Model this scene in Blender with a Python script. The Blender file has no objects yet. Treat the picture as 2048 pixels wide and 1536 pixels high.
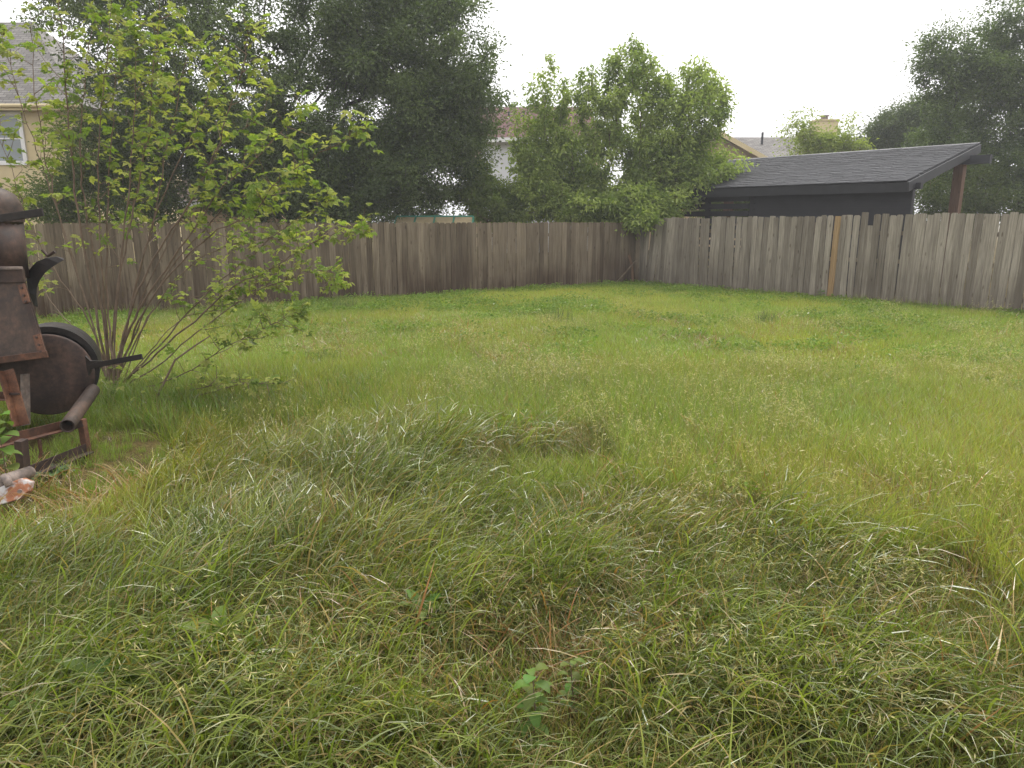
import bpy, bmesh, math, random
import numpy as np
from mathutils import Vector, Matrix

# ------------------------------------------------------------------ camera, sky, sun, exposure
scene = bpy.context.scene
COL = scene.collection
FPX = 1450.0                       # focal length in photo pixels (photo is 2048 wide)
CAM_H = 1.80
PITCH = math.radians(12.7)
CP, SP = math.cos(PITCH), math.sin(PITCH)

cam_data = bpy.data.cameras.new("camera")
cam_data.sensor_width = 36.0
cam_data.lens = FPX / 2048.0 * 36.0
cam_data.clip_start = 0.05
cam_data.clip_end = 3000.0
cam = bpy.data.objects.new("camera", cam_data)
COL.objects.link(cam)
cam.location = (0, 0, CAM_H)
cam.rotation_euler = (math.pi / 2 - PITCH, 0, 0)
scene.camera = cam

SUN_EL, SUN_AZ = math.radians(58), math.radians(-25)   # high, behind thin cloud
world = bpy.data.worlds.new("World")
scene.world = world
world.use_nodes = True
wn, wl = world.node_tree.nodes, world.node_tree.links
wn.clear()
w_out = wn.new("ShaderNodeOutputWorld")
w_bg = wn.new("ShaderNodeBackground")
w_sky = wn.new("ShaderNodeTexSky")
w_sky.sky_type = 'NISHITA'
w_sky.sun_disc = False
w_sky.sun_elevation = SUN_EL
w_sky.sun_rotation = SUN_AZ
w_sky.dust_density = 6.0
w_hsv = wn.new("ShaderNodeHueSaturation")
w_hsv.inputs['Saturation'].default_value = 0.12
w_mix = wn.new("ShaderNodeMixRGB")
w_mix.inputs['Fac'].default_value = 0.85                # closed cloud layer over the clear sky
w_mix.inputs['Color2'].default_value = (5.9, 5.8, 5.85, 1)
w_bg.inputs['Strength'].default_value = 0.1
wl.new(w_sky.outputs[0], w_hsv.inputs['Color'])
wl.new(w_hsv.outputs[0], w_mix.inputs['Color1'])
wl.new(w_mix.outputs[0], w_bg.inputs['Color'])
wl.new(w_bg.outputs[0], w_out.inputs['Surface'])

sun_data = bpy.data.lights.new("sun", 'SUN')
sun_data.energy = 1.5
sun_data.angle = math.radians(40)
sun_data.color = (1.0, 0.97, 0.92)
sun = bpy.data.objects.new("sun", sun_data)
COL.objects.link(sun)
sd = Vector((math.sin(-SUN_AZ) * math.cos(SUN_EL), math.cos(SUN_AZ) * math.cos(SUN_EL), math.sin(SUN_EL)))
sun.rotation_euler = (-sd).to_track_quat('-Z', 'Y').to_euler()
sun.location = (0, 0, 30)

scene.view_settings.view_transform = 'Standard'
scene.view_settings.look = 'None'
scene.view_settings.gamma = 1.0
scene.view_settings.use_curve_mapping = False
scene.view_settings.exposure = 1.5
scene.render.engine = 'CYCLES'
scene.cycles.use_denoising = True
scene.cycles.max_bounces = 4
scene.cycles.diffuse_bounces = 2
scene.cycles.glossy_bounces = 1
scene.cycles.transmission_bounces = 2
scene.cycles.transparent_max_bounces = 4
scene.cycles.volume_bounces = 0
scene.cycles.debug_use_spatial_splits = True
scene.cycles.use_light_tree = False
scene.cycles.caustics_reflective = False
scene.cycles.caustics_refractive = False

# ------------------------------------------------------------------ helpers
random.seed(7)
RNG = np.random.default_rng(11)
ZUP = Vector((0, 0, 1))


def P(px, py, Y):
    """point at forward distance Y seen at photo pixel (px,py)"""
    u, v = (px - 1024) / FPX, (768 - py) / FPX
    t = Y / (CP + v * SP)
    return Vector((u * t, Y, CAM_H + (v * CP - SP) * t))


def gz(x, y):
    """height of the lawn"""
    x = np.asarray(x, float); y = np.asarray(y, float)
    near = np.clip((9.0 - y) / 6.0, 0, 1)
    z = 0.018 * np.sin(x * 0.9 + 1.3) * np.cos(y * 0.7) + 0.012 * np.sin(x * 2.1 + y * 1.7)
    z = z + near * (0.035 * np.sin(x * 1.9 + 0.6) * np.sin(y * 2.3 + 0.4) + 0.02 * np.sin(x * 4.1 - y * 3.3))
    far = np.clip((np.hypot(x, y) - 26) / 20, 0, 1)
    return z * (1 - far)


def G(px, py):
    """point on the lawn seen at photo pixel"""
    u, v = (px - 1024) / FPX, (768 - py) / FPX
    t = CAM_H / (SP - v * CP)
    x, y = u * t, (CP + v * SP) * t
    return Vector((x, y, float(gz(x, y))))


def empty(name, loc, label=None, cat=None, group=None):
    o = bpy.data.objects.new(name, None)
    o.empty_display_size = 0.2
    COL.objects.link(o)
    o.location = loc
    tag(o, label, cat, group)
    return o


def tag(o, label=None, cat=None, group=None, kind=None):
    if label: o['label'] = label
    if cat: o['category'] = cat
    if group: o['group'] = group
    if kind: o['kind'] = kind
    return o


def world_loc(o):
    p = Vector((0, 0, 0))
    while o is not None:
        p += o.location
        o = o.parent
    return p


def fast_mesh(name, V, faces_list, cols=None, smooth=False):
    """faces_list: list of int arrays (n,k)"""
    me = bpy.data.meshes.new(name)
    V = np.ascontiguousarray(V, dtype=np.float32)
    me.vertices.add(len(V))
    me.vertices.foreach_set('co', V.ravel())
    li, ls, n = [], [], 0
    for F in faces_list:
        F = np.asarray(F, dtype=np.int32)
        if len(F) == 0: continue
        li.append(F.ravel())
        ls.append(n + np.arange(len(F), dtype=np.int32) * F.shape[1])
        n += F.size
    li = np.concatenate(li); ls = np.concatenate(ls)
    me.loops.add(len(li))
    me.loops.foreach_set('vertex_index', li)
    me.polygons.add(len(ls))
    me.polygons.foreach_set('loop_start', ls)
    me.polygons.foreach_set('use_smooth', np.full(len(ls), smooth, dtype=bool))
    if cols is not None:
        a = me.attributes.new('col', 'FLOAT_COLOR', 'POINT')
        c4 = np.ones((len(V), 4), dtype=np.float32); c4[:, :3] = cols
        a.data.foreach_set('color', c4.ravel())
    me.update(calc_edges=True)
    me.validate()
    return me


def link_mesh(name, me, mat, parent=None, loc=None):
    o = bpy.data.objects.new(name, me)
    if mat is not None and len(me.materials) == 0:
        me.materials.append(mat)
    COL.objects.link(o)
    if parent is not None: o.parent = parent
    if loc is not None: o.location = loc
    return o


class MB:
    """collects shapes given in world coordinates; build() links ONE mesh object"""
    def __init__(s): s.v, s.f = [], []

    def add(s, verts, faces):
        b = len(s.v)
        s.v += [tuple(p) for p in verts]
        s.f += [tuple(b + i for i in f) for f in faces]
        return s

    def box(s, c, size, u=None, v=None, w=None):
        """oriented box: centre, full sizes along u,v,w"""
        u = Vector(u or (1, 0, 0)).normalized(); v = Vector(v or (0, 1, 0)).normalized()
        w = Vector(w).normalized() if w is not None else u.cross(v)
        c = Vector(c); a, b, d = size[0] / 2, size[1] / 2, size[2] / 2
        vs = [c + u * (a * i) + v * (b * j) + w * (d * k) for i in (-1, 1) for j in (-1, 1) for k in (-1, 1)]
        return s.add(vs, [(0, 1, 3, 2), (4, 6, 7, 5), (0, 4, 5, 1), (2, 3, 7, 6), (0, 2, 6, 4), (1, 5, 7, 3)])

    def bar(s, p, q, wid, thick, side=None):
        p, q = Vector(p), Vector(q); d = (q - p)
        sd_ = Vector(side) if side is not None else ZUP
        n = d.cross(sd_)
        if n.length < 1e-5: n = d.cross(Vector((1, 0, 0)))
        n.normalize(); m = n.cross(d).normalized()
        return s.box((p + q) / 2, (d.length, wid, thick), d, m, n)

    def tube(s, pts, rad, k=10, cap=True):
        pts = [Vector(p) for p in pts]
        if not hasattr(rad, '__len__'): rad = [rad] * len(pts)
        b = len(s.v); ref = None
        for i, p in enumerate(pts):
            d = (pts[min(i + 1, len(pts) - 1)] - pts[max(i - 1, 0)]).normalized()
            if ref is None:
                ref = d.cross(ZUP)
                if ref.length < 1e-3: ref = d.cross(Vector((1, 0, 0)))
            ref = (ref - d * ref.dot(d)).normalized()
            o = d.cross(ref)
            for j in range(k):
                a = 2 * math.pi * j / k
                s.v.append(tuple(p + (ref * math.cos(a) + o * math.sin(a)) * rad[i]))
        for i in range(len(pts) - 1):
            for j in range(k):
                j2 = (j + 1) % k
                s.f.append((b + i * k + j, b + i * k + j2, b + (i + 1) * k + j2, b + (i + 1) * k + j))
        if cap:
            s.f.append(tuple(b + j for j in range(k))[::-1])
            s.f.append(tuple(b + (len(pts) - 1) * k + j for j in range(k)))
        return s

    def poly(s, pts, ext):
        """polygon extruded by vector ext"""
        pts = [Vector(p) for p in pts]; ext = Vector(ext); n = len(pts)
        b = len(s.v)
        s.v += [tuple(p) for p in pts] + [tuple(p + ext) for p in pts]
        s.f.append(tuple(range(b, b + n))); s.f.append(tuple(range(b + 2 * n - 1, b + n - 1, -1)))
        for i in range(n):
            j = (i + 1) % n
            s.f.append((b + i, b + n + i, b + n + j, b + j))
        return s

    def build(s, name, mat, parent=None, bevel=0, smooth=False):
        off = world_loc(parent) if parent is not None else Vector((0, 0, 0))
        me = bpy.data.meshes.new(name)
        me.from_pydata([tuple(Vector(p) - off) for p in s.v], [], s.f)
        bm = bmesh.new(); bm.from_mesh(me)
        bmesh.ops.recalc_face_normals(bm, faces=bm.faces)
        if bevel:
            es = [e for e in bm.edges if len(e.link_faces) == 2 and e.calc_face_angle(0) > 0.5]
            bmesh.ops.bevel(bm, geom=es, offset=bevel, segments=2, affect='EDGES', profile=0.6)
        for f in bm.faces: f.smooth = smooth
        bm.to_mesh(me); bm.free()
        return link_mesh(name, me, mat, parent)


# ------------------------------------------------------------------ materials
def nodes_of(name):
    m = bpy.data.materials.new(name); m.use_nodes = True
    nt = m.node_tree; nt.nodes.clear()
    out = nt.nodes.new('ShaderNodeOutputMaterial')
    return m, nt, out


def ramp(nt, fac, stops):
    r = nt.nodes.new('ShaderNodeValToRGB')
    el = r.color_ramp.elements
    while len(el) < len(stops): el.new(0.5)
    for e, (p, c) in zip(el, stops):
        e.position = p; e.color = (*c, 1) if len(c) == 3 else c
    nt.links.new(fac, r.inputs['Fac'])
    return r.outputs['Color']


def noise(nt, vec, scale, detail=4, rough=0.55, out='Fac'):
    n = nt.nodes.new('ShaderNodeTexNoise')
    n.inputs['Scale'].default_value = scale; n.inputs['Detail'].default_value = detail
    n.inputs['Roughness'].default_value = rough
    if vec is not None: nt.links.new(vec, n.inputs['Vector'])
    return n.outputs[out]


def mixc(nt, fac, a, b, mode='MIX'):
    m = nt.nodes.new('ShaderNodeMixRGB'); m.blend_type = mode
    for sock, x in ((m.inputs['Fac'], fac), (m.inputs['Color1'], a), (m.inputs['Color2'], b)):
        if isinstance(x, (int, float)): sock.default_value = x
        elif isinstance(x, tuple): sock.default_value = (*x, 1)
        else: nt.links.new(x, sock)
    return m.outputs['Color']


def math_n(nt, op, a, b=0.0, clamp=False):
    m = nt.nodes.new('ShaderNodeMath'); m.operation = op; m.use_clamp = clamp
    for i, x in enumerate((a, b)):
        if isinstance(x, (int, float)): m.inputs[i].default_value = x
        else: nt.links.new(x, m.inputs[i])
    return m.outputs[0]


def mapping(nt, vec, scale=(1, 1, 1), loc=(0, 0, 0)):
    m = nt.nodes.new('ShaderNodeMapping')
    m.inputs['Scale'].default_value = scale; m.inputs['Location'].default_value = loc
    nt.links.new(vec, m.inputs['Vector'])
    return m.outputs[0]


def finish(nt, out, color, rough=0.8, bump=None, bump_s=0.3, bump_d=0.01, spec=0.3, metal=0.0):
    b = nt.nodes.new('ShaderNodeBsdfPrincipled')
    if isinstance(color, tuple): b.inputs['Base Color'].default_value = (*color, 1)
    else: nt.links.new(color, b.inputs['Base Color'])
    if isinstance(rough, (int, float)): b.inputs['Roughness'].default_value = rough
    else: nt.links.new(rough, b.inputs['Roughness'])
    b.inputs['Specular IOR Level'].default_value = spec
    b.inputs['Metallic'].default_value = metal
    if bump is not None:
        bp = nt.nodes.new('ShaderNodeBump')
        bp.inputs['Strength'].default_value = bump_s; bp.inputs['Distance'].default_value = bump_d
        nt.links.new(bump, bp.inputs['Height']); nt.links.new(bp.outputs[0], b.inputs['Normal'])
    nt.links.new(b.outputs[0], out.inputs['Surface'])
    return b


def leaf_material(name, trans=0.35, rough=0.45, spec=0.4, instanced=False, patch=None, translucent_tint=(1.1, 1.25, 0.5)):
    """colour from the mesh's own 'col' attribute; thin leaf = principled + translucent"""
    m, nt, out = nodes_of(name)
    a = nt.nodes.new('ShaderNodeAttribute'); a.attribute_name = 'col'
    c = a.outputs['Color']
    if instanced:
        t = nt.nodes.new('ShaderNodeAttribute'); t.attribute_type = 'INSTANCER'; t.attribute_name = 'tint'
        c = mixc(nt, 1.0, c, t.outputs['Color'], 'MULTIPLY')
    df = nt.nodes.new('ShaderNodeBsdfDiffuse'); nt.links.new(c, df.inputs['Color'])
    gl = nt.nodes.new('ShaderNodeBsdfGlossy'); gl.inputs['Roughness'].default_value = rough
    fr_ = nt.nodes.new('ShaderNodeLayerWeight'); fr_.inputs['Blend'].default_value = 0.12 + .2 * spec
    gf_ = math_n(nt, 'ADD', math_n(nt, 'MULTIPLY', fr_.outputs['Fresnel'], .28 * spec), .012)
    b = nt.nodes.new('ShaderNodeMixShader'); nt.links.new(gf_, b.inputs[0])
    nt.links.new(df.outputs[0], b.inputs[1]); nt.links.new(gl.outputs[0], b.inputs[2])
    tr = nt.nodes.new('ShaderNodeBsdfTranslucent')
    nt.links.new(mixc(nt, 1.0, c, translucent_tint, 'MULTIPLY'), tr.inputs['Color'])
    mx = nt.nodes.new('ShaderNodeMixShader'); mx.inputs[0].default_value = trans
    nt.links.new(b.outputs[0], mx.inputs[1]); nt.links.new(tr.outputs[0], mx.inputs[2])
    nt.links.new(mx.outputs[0], out.inputs['Surface'])
    return m


def wood_material(name, light, dark, stain, stain_amt, new=False):
    m, nt, out = nodes_of(name)
    tc = nt.nodes.new('ShaderNodeTexCoord'); oi = nt.nodes.new('ShaderNodeObjectInfo')
    cm = nt.nodes.new('ShaderNodeCombineXYZ')
    r13 = math_n(nt, 'MULTIPLY', oi.outputs['Random'], 37.0)
    for i in range(3): nt.links.new(r13, cm.inputs[i])
    va = nt.nodes.new('ShaderNodeVectorMath'); va.operation = 'ADD'
    nt.links.new(tc.outputs['Object'], va.inputs[0]); nt.links.new(cm.outputs[0], va.inputs[1])
    v = va.outputs[0]
    grain = noise(nt, mapping(nt, v, (46, 30, 2.2)), 1.0, 5, 0.65)
    coarse = noise(nt, mapping(nt, v, (9, 9, 1.3)), 1.0, 3)
    tone = math_n(nt, 'ADD', math_n(nt, 'MULTIPLY', oi.outputs['Random'], 0.55), math_n(nt, 'MULTIPLY', coarse, 0.55))
    base = ramp(nt, tone, [(0.2, dark), (0.85, light)])
    g = ramp(nt, grain, [(0.3, (0.55, 0.53, 0.5)), (0.62, (1.06, 1.06, 1.06))])
    c = mixc(nt, 1.0, base, g, 'MULTIPLY')
    # knots
    vo = nt.nodes.new('ShaderNodeTexVoronoi'); vo.inputs['Scale'].default_value = 1.0
    nt.links.new(mapping(nt, v, (8, 8, 2.6)), vo.inputs['Vector'])
    kn = ramp(nt, vo.outputs['Distance'], [(0.07, (0.35, 0.28, 0.22)), (0.15, (1, 1, 1))])
    c = mixc(nt, 0.8, c, kn, 'MULTIPLY')
    # rot / wet staining with its own ragged shape, stronger low on the board
    geo = nt.nodes.new('ShaderNodeNewGeometry'); sx = nt.nodes.new('ShaderNodeSeparateXYZ')
    nt.links.new(geo.outputs['Position'], sx.inputs[0])
    sn = noise(nt, mapping(nt, v, (22, 22, 1.1)), 1.0, 4)
    sb = noise(nt, mapping(nt, geo.outputs['Position'], (0.7, 0.7, 0.9)), 1.0, 3)
    low = math_n(nt, 'SUBTRACT', 1.0, math_n(nt, 'MULTIPLY', sx.outputs['Z'], 0.62))
    st = math_n(nt, 'MULTIPLY', math_n(nt, 'ADD', math_n(nt, 'MULTIPLY', sn, 1.1), math_n(nt, 'SUBTRACT', sb, 0.62)), low)
    stf = ramp(nt, st, [(0.16, (0, 0, 0)), (0.52, (stain_amt,) * 3)])
    c = mixc(nt, stf, c, stain)
    finish(nt, out, c, 0.85, grain, 0.5, 0.006, 0.2)
    return m


def plain(name, color, rough=0.7, var=0.15, scale=6, bump=0.2, spec=0.3, metal=0.0):
    m, nt, out = nodes_of(name)
    tc = nt.nodes.new('ShaderNodeTexCoord')
    n = noise(nt, tc.outputs['Object'], scale, 5)
    lo = tuple(x * (1 - var) for x in color); hi = tuple(min(1, x * (1 + var)) for x in color)
    c = ramp(nt, n, [(0.3, lo), (0.7, hi)])
    finish(nt, out, c, rough, noise(nt, tc.outputs['Object'], scale * 8, 3), bump, 0.004, spec, metal)
    return m


def rust(name, a, b, c_, rough=0.75):
    m, nt, out = nodes_of(name)
    tc = nt.nodes.new('ShaderNodeTexCoord')
    n1 = noise(nt, tc.outputs['Object'], 3.5, 8, 0.7)
    n2 = noise(nt, tc.outputs['Object'], 26, 6, 0.7)
    c = ramp(nt, n1, [(0.38, a), (0.5, b), (0.62, c_)])
    c = mixc(nt, 0.7, c, ramp(nt, n2, [(0.35, (0.4, 0.36, 0.34)), (0.68, (1.45, 1.25, 1.1))]), 'MULTIPLY')
    mp = mapping(nt, tc.outputs['Object'], (14, 14, 1.6))
    c = mixc(nt, ramp(nt, noise(nt, mp, 1.0, 4), [(0.56, (0, 0, 0)), (0.75, (.55,) * 3)]), c, tuple(x * .45 for x in a))      # run-down streaks
    finish(nt, out, c, ramp(nt, n2, [(0.3, (rough - .25,) * 3), (0.7, (rough,) * 3)]), n2, 0.45, 0.004, 0.35, 0.0)
    return m


def shingle_mat(name, col, su=3.0, sv=7.0, var=0.25):
    m, nt, out = nodes_of(name)
    uv = nt.nodes.new('ShaderNodeUVMap')
    tc = nt.nodes.new('ShaderNodeTexCoord')
    br = nt.nodes.new('ShaderNodeTexBrick')
    br.inputs['Scale'].default_value = 1.0
    br.inputs['Color1'].default_value = (*(x * (1 - var) for x in col), 1)
    br.inputs['Color2'].default_value = (*(x * (1 + var) for x in col), 1)
    br.inputs['Mortar'].default_value = (*(x * 0.4 for x in col), 1)
    br.inputs['Mortar Size'].default_value = 0.012
    br.inputs['Brick Width'].default_value = 0.3; br.inputs['Row Height'].default_value = 0.145
    nt.links.new(tc.outputs['UV'], br.inputs['Vector'])
    c = mixc(nt, 0.4, br.outputs['Color'], ramp(nt, noise(nt, tc.outputs['Object'], 1.3, 5), [(0.3, (0.7,) * 3), (0.7, (1.2,) * 3)]), 'MULTIPLY')
    finish(nt, out, c, 0.9, br.outputs['Fac'], 0.4, 0.01, 0.2)
    return m


M = {}
M['wood_l'] = wood_material('weathered_wood_brown', (0.245, 0.198, 0.142), (0.085, 0.063, 0.042), (0.048, 0.027, 0.015), 0.9)
M['wood_r'] = wood_material('weathered_wood_grey', (0.34, 0.305, 0.25), (0.145, 0.124, 0.098), (0.11, 0.09, 0.068), 0.7)
M['wood_new'] = wood_material('new_pine', (0.36, 0.25, 0.13), (0.27, 0.175, 0.09), (0.2, 0.11, 0.05), 0.5)
M['post_wood'] = wood_material('cedar_post', (0.20, 0.125, 0.08), (0.13, 0.08, 0.055), (0.1, 0.06, 0.04), 0.4)
M['grass'] = leaf_material('grass_blades', 0.36, 0.36, 0.6, True)
M['weed'] = leaf_material('weed_leaves', 0.35, 0.45, 0.4)
M['oak'] = leaf_material('oak_leaves', 0.3, 0.36, 0.6)
M['pale'] = leaf_material('pale_leaves', 0.46, 0.42, 0.45)
M['shrub'] = leaf_material('shrub_leaves', 0.42, 0.45, 0.4)
M['bark'] = plain('dark_bark', (0.055, 0.045, 0.038), 0.9, 0.35, 9, 0.8)
M['stem'] = plain('brown_stem', (0.155, 0.11, 0.078), 0.8, 0.3, 12, 0.5)
M['black_paint'] = plain('black_paint', (0.018, 0.018, 0.021), 0.6, 0.2, 3, 0.15)
M['black_trim'] = plain('charcoal_trim', (0.030, 0.031, 0.035), 0.6, 0.15, 4, 0.15)
M['shingle_black'] = plain('charcoal_shingle', (0.062, 0.063, 0.07), 0.9, 0.3, 9, 0.6)
M['roof_grey'] = shingle_mat('grey_roof', (0.17, 0.16, 0.15))
M['roof_maroon'] = shingle_mat('maroon_roof', (0.105, 0.05, 0.048))
M['roof_brown'] = shingle_mat('brown_roof', (0.10, 0.075, 0.055))
M['roof_olive'] = shingle_mat('olive_roof', (0.17, 0.15, 0.11))
M['tan_siding'] = plain('tan_siding', (0.60, 0.50, 0.30), 0.6, 0.06, 2, 0.05)
M['tan_wall'] = plain('tan_wall', (0.45, 0.33, 0.21), 0.75, 0.1, 2, 0.1)
M['white_paint'] = plain('white_paint', (0.74, 0.74, 0.74), 0.5, 0.05, 3, 0.05)
M['white_siding'] = plain('white_siding', (0.66, 0.67, 0.70), 0.6, 0.05, 2, 0.05)
M['glass'] = plain('window_glass', (0.22, 0.25, 0.26), 0.08, 0.1, 1, 0.0, 0.6)
M['blind'] = plain('blinds', (0.40, 0.41, 0.40), 0.6, 0.08, 2, 0.05)
M['green_metal'] = plain('green_metal', (0.03, 0.16, 0.11), 0.45, 0.15, 6, 0.1)
M['tan_canvas'] = plain('tan_canvas', (0.27, 0.22, 0.13), 0.9, 0.12, 5, 0.1)
M['rust_dark'] = rust('rusty_plate', (0.026, 0.018, 0.016), (0.050, 0.033, 0.028), (0.085, 0.055, 0.045))
M['rust_light'] = rust('rusty_box', (0.036, 0.026, 0.022), (0.062, 0.045, 0.037), (0.105, 0.072, 0.056))
M['rust_red'] = rust('rusty_iron', (0.05, 0.028, 0.02), (0.11, 0.055, 0.035), (0.20, 0.10, 0.06))
M['rust_orange'] = rust('orange_rust', (0.085, 0.04, 0.024), (0.15, 0.07, 0.04), (0.23, 0.12, 0.07))
M['soot'] = rust('sooty_iron', (0.012, 0.011, 0.011), (0.022, 0.019, 0.018), (0.04, 0.032, 0.028))
M['grey_iron'] = rust('grey_iron', (0.10, 0.085, 0.078), (0.17, 0.145, 0.135), (0.23, 0.20, 0.18))
m_, nt_, out_ = nodes_of('chipped_white_paint')
tc_ = nt_.nodes.new('ShaderNodeTexCoord')
finish(nt_, out_, ramp(nt_, noise(nt_, tc_.outputs['Object'], 9, 5, 0.6), [(0.42, (0.40, 0.38, 0.37)), (0.5, (0.28, 0.11, 0.05)), (0.62, (0.20, 0.07, 0.03))]), 0.45, noise(nt_, tc_.outputs['Object'], 30), 0.2, 0.003)
M['chipped'] = m_
M['brick'] = plain('brick_red', (0.30, 0.12, 0.06), 0.9, 0.25, 14, 0.6)
M['stone'] = plain('stone', (0.36, 0.30, 0.25), 0.9, 0.25, 9, 0.6)

# ground
m_, nt_, out_ = nodes_of('lawn_soil')
geo_ = nt_.nodes.new('ShaderNodeNewGeometry')
c1 = ramp(nt_, noise(nt_, geo_.outputs['Position'], 1.1, 6), [(0.3, (0.075, 0.06, 0.022)), (0.55, (0.11, 0.085, 0.034)), (0.75, (0.15, 0.105, 0.05))])
c2 = ramp(nt_, noise(nt_, geo_.outputs['Position'], 26, 6, 0.7), [(0.35, (0.5, 0.5, 0.45)), (0.7, (1.3, 1.3, 1.1))])
finish(nt_, out_, mixc(nt_, 0.8, c1, c2, 'MULTIPLY'), 0.95, noise(nt_, geo_.outputs['Position'], 40, 4), 0.8, 0.03, 0.1)
M['soil'] = m_

# ------------------------------------------------------------------ ground sheet to the horizon
xs = np.concatenate([-np.geomspace(900, 16, 16), np.arange(-15, 15.01, 0.3), np.geomspace(16, 900, 16)])
ys = np.concatenate([-np.geomspace(300, 3, 12), np.arange(-2, 26.01, 0.3), np.geomspace(27, 1600, 20)])
gx, gy = np.meshgrid(xs, ys)
gv = np.stack([gx, gy, gz(gx, gy)], -1).reshape(-1, 3)
nx = len(xs)
ii = (np.arange(len(ys) - 1)[:, None] * nx + np.arange(nx - 1)[None, :]).ravel()
gf = np.stack([ii, ii + 1, ii + nx + 1, ii + nx], 1)
ground = link_mesh('ground', fast_mesh('ground', gv, [gf], smooth=True), M['soil'])
tag(ground, 'uneven grassy back lawn', None, None, 'structure')

# ------------------------------------------------------------------ fences
CORNER = Vector((3.62, 20.83, 0))
DL = Vector((-1, -0.62, 0)).normalized()      # left fence runs from the corner towards the left
DR = Vector((1, -1.145, 0)).normalized()      # right fence runs from the corner towards the right


def side_of_yard(x, y):
    return (y < 18.58 + 0.62 * x - 0.12) & (y < 24.97 - 1.145 * x - 0.15)


def picket_mesh(name, w, h, top, warp, seed):
    """dog-eared board, local: x width, y thickness, z up from its foot"""
    rnd = random.Random(seed)
    t = 0.018
    prof_top = {
        'dog': [(-w / 2, -0.03), (-w / 2 + 0.028, 0.0), (w / 2 - 0.028, 0.0), (w / 2, -0.03)],
        'flat': [(-w / 2, -0.006), (-w / 2 + 0.02, 0.0), (w / 2 - 0.02, -0.004), (w / 2, -0.01)],
        'broken': [(-w / 2, -0.05), (-w / 5, 0.0), (w / 6, -0.035), (w / 2, -0.015)],
    }[top]
    me = bpy.data.meshes.new(name); bm = bmesh.new()
    rows = []
    lv = [0, 0.35, 0.7, 1.05, 1.4]
    cup = rnd.uniform(-0.006, 0.006)
    for k, z in enumerate(lv + [None]):
        ring = []
        if z is None: pts = [(x, h + dz) for x, dz in prof_top]
        else: pts = [(x, z) for x in (-w / 2, -w / 2 + 0.028, w / 2 - 0.028, w / 2)]
        bow = warp * math.sin((z if z is not None else h) / h * math.pi)
        e1, e2 = rnd.uniform(-.003, .003), rnd.uniform(-.003, .003)
        for (x, zz), e, cy in zip(pts, (e1, 0, 0, e2), (cup, 0, 0, cup)):
            ring.append((bm.verts.new((x + e + bow, -t / 2 + cy, zz)), bm.verts.new((x + e + bow, t / 2 + cy, zz))))
        rows.append(ring)
    for a, b in zip(rows[:-1], rows[1:]):
        for i in range(3):
            bm.faces.new((a[i][0], a[i + 1][0], b[i + 1][0], b[i][0]))
            bm.faces.new((a[i + 1][1], a[i][1], b[i][1], b[i + 1][1]))
        bm.faces.new((a[0][1], a[0][0], b[0][0], b[0][1]))
        bm.faces.new((a[3][0], a[3][1], b[3][1], b[3][0]))
    for i in range(3):
        bm.faces.new((rows[-1][i][0], rows[-1][i + 1][0], rows[-1][i + 1][1], rows[-1][i][1]))
        bm.faces.new((rows[0][i + 1][0], rows[0][i][0], rows[0][i][1], rows[0][i + 1][1]))
    bmesh.ops.recalc_face_normals(bm, faces=bm.faces)
    bm.to_mesh(me); bm.free()
    return me


def rot_frame(d):
    """3x3 with x along d, z up, y = away from the yard"""
    x = Vector(d).normalized(); y = ZUP.cross(x)
    return Matrix((x, y, ZUP)).transposed()


def add_picket(parent, me, mat, pos, R, tilt=0.0, yaw=0.0, lean=0.0, sx=1.0, sz=1.0, label=None):
    o = bpy.data.objects.new('picket', me)
    COL.objects.link(o); o.parent = parent
    rot = R.to_4x4() @ Matrix.Rotation(yaw, 4, 'Z') @ Matrix.Rotation(lean, 4, 'X') @ Matrix.Rotation(tilt, 4, 'Y')
    o.matrix_local = Matrix.Translation(Vector(pos) - parent.location) @ rot @ Matrix.Diagonal((sx, 1, sz, 1))
    if len(me.materials) == 0: me.materials.append(mat)
    if label: o['label'] = label
    return o


fl = empty('wooden_fence', CORNER + DL * 0.2, 'brown weathered picket fence with wet dark boards, running left behind the leafy shrub', 'fence')
fr = empty('wooden_fence', CORNER + DR * 0.2, 'pale grey weathered picket fence with one new orange board, running right below the black shed', 'fence')
RL = rot_frame(-DL)      # x to the right as seen from the yard
RR = rot_frame(DR)
left_meshes = [picket_mesh('picket', 0.139, 1.76, 'dog', random.uniform(-.004, .004), i) for i in range(7)]
right_meshes = [picket_mesh('picket', 0.139, 1.86, t, random.uniform(-.008, .008), 20 + i) for i, t in enumerate(['dog', 'dog', 'flat', 'dog', 'dog', 'flat', 'dog', 'flat'])]
for me in left_meshes: me.materials.append(M['wood_l'])
for me in right_meshes: me.materials.append(M['wood_r'])

rl = random.Random(3)
s = 0.10
while s < 21.5:
    p = CORNER + DL * s
    z0 = float(gz(p.x, p.y)) - 0.01
    add_picket(fl, rl.choice(left_meshes), None, Vector((p.x, p.y, z0)) + DR * rl.uniform(-.006, .006),
               RL, rl.gauss(0, .0045), rl.gauss(0, .03), rl.gauss(0, .004), rl.uniform(.97, 1.03), (1.755 - z0 + rl.gauss(0, .006)) / 1.76)
    s += 0.1405 + rl.uniform(-.002, .004)

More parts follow.
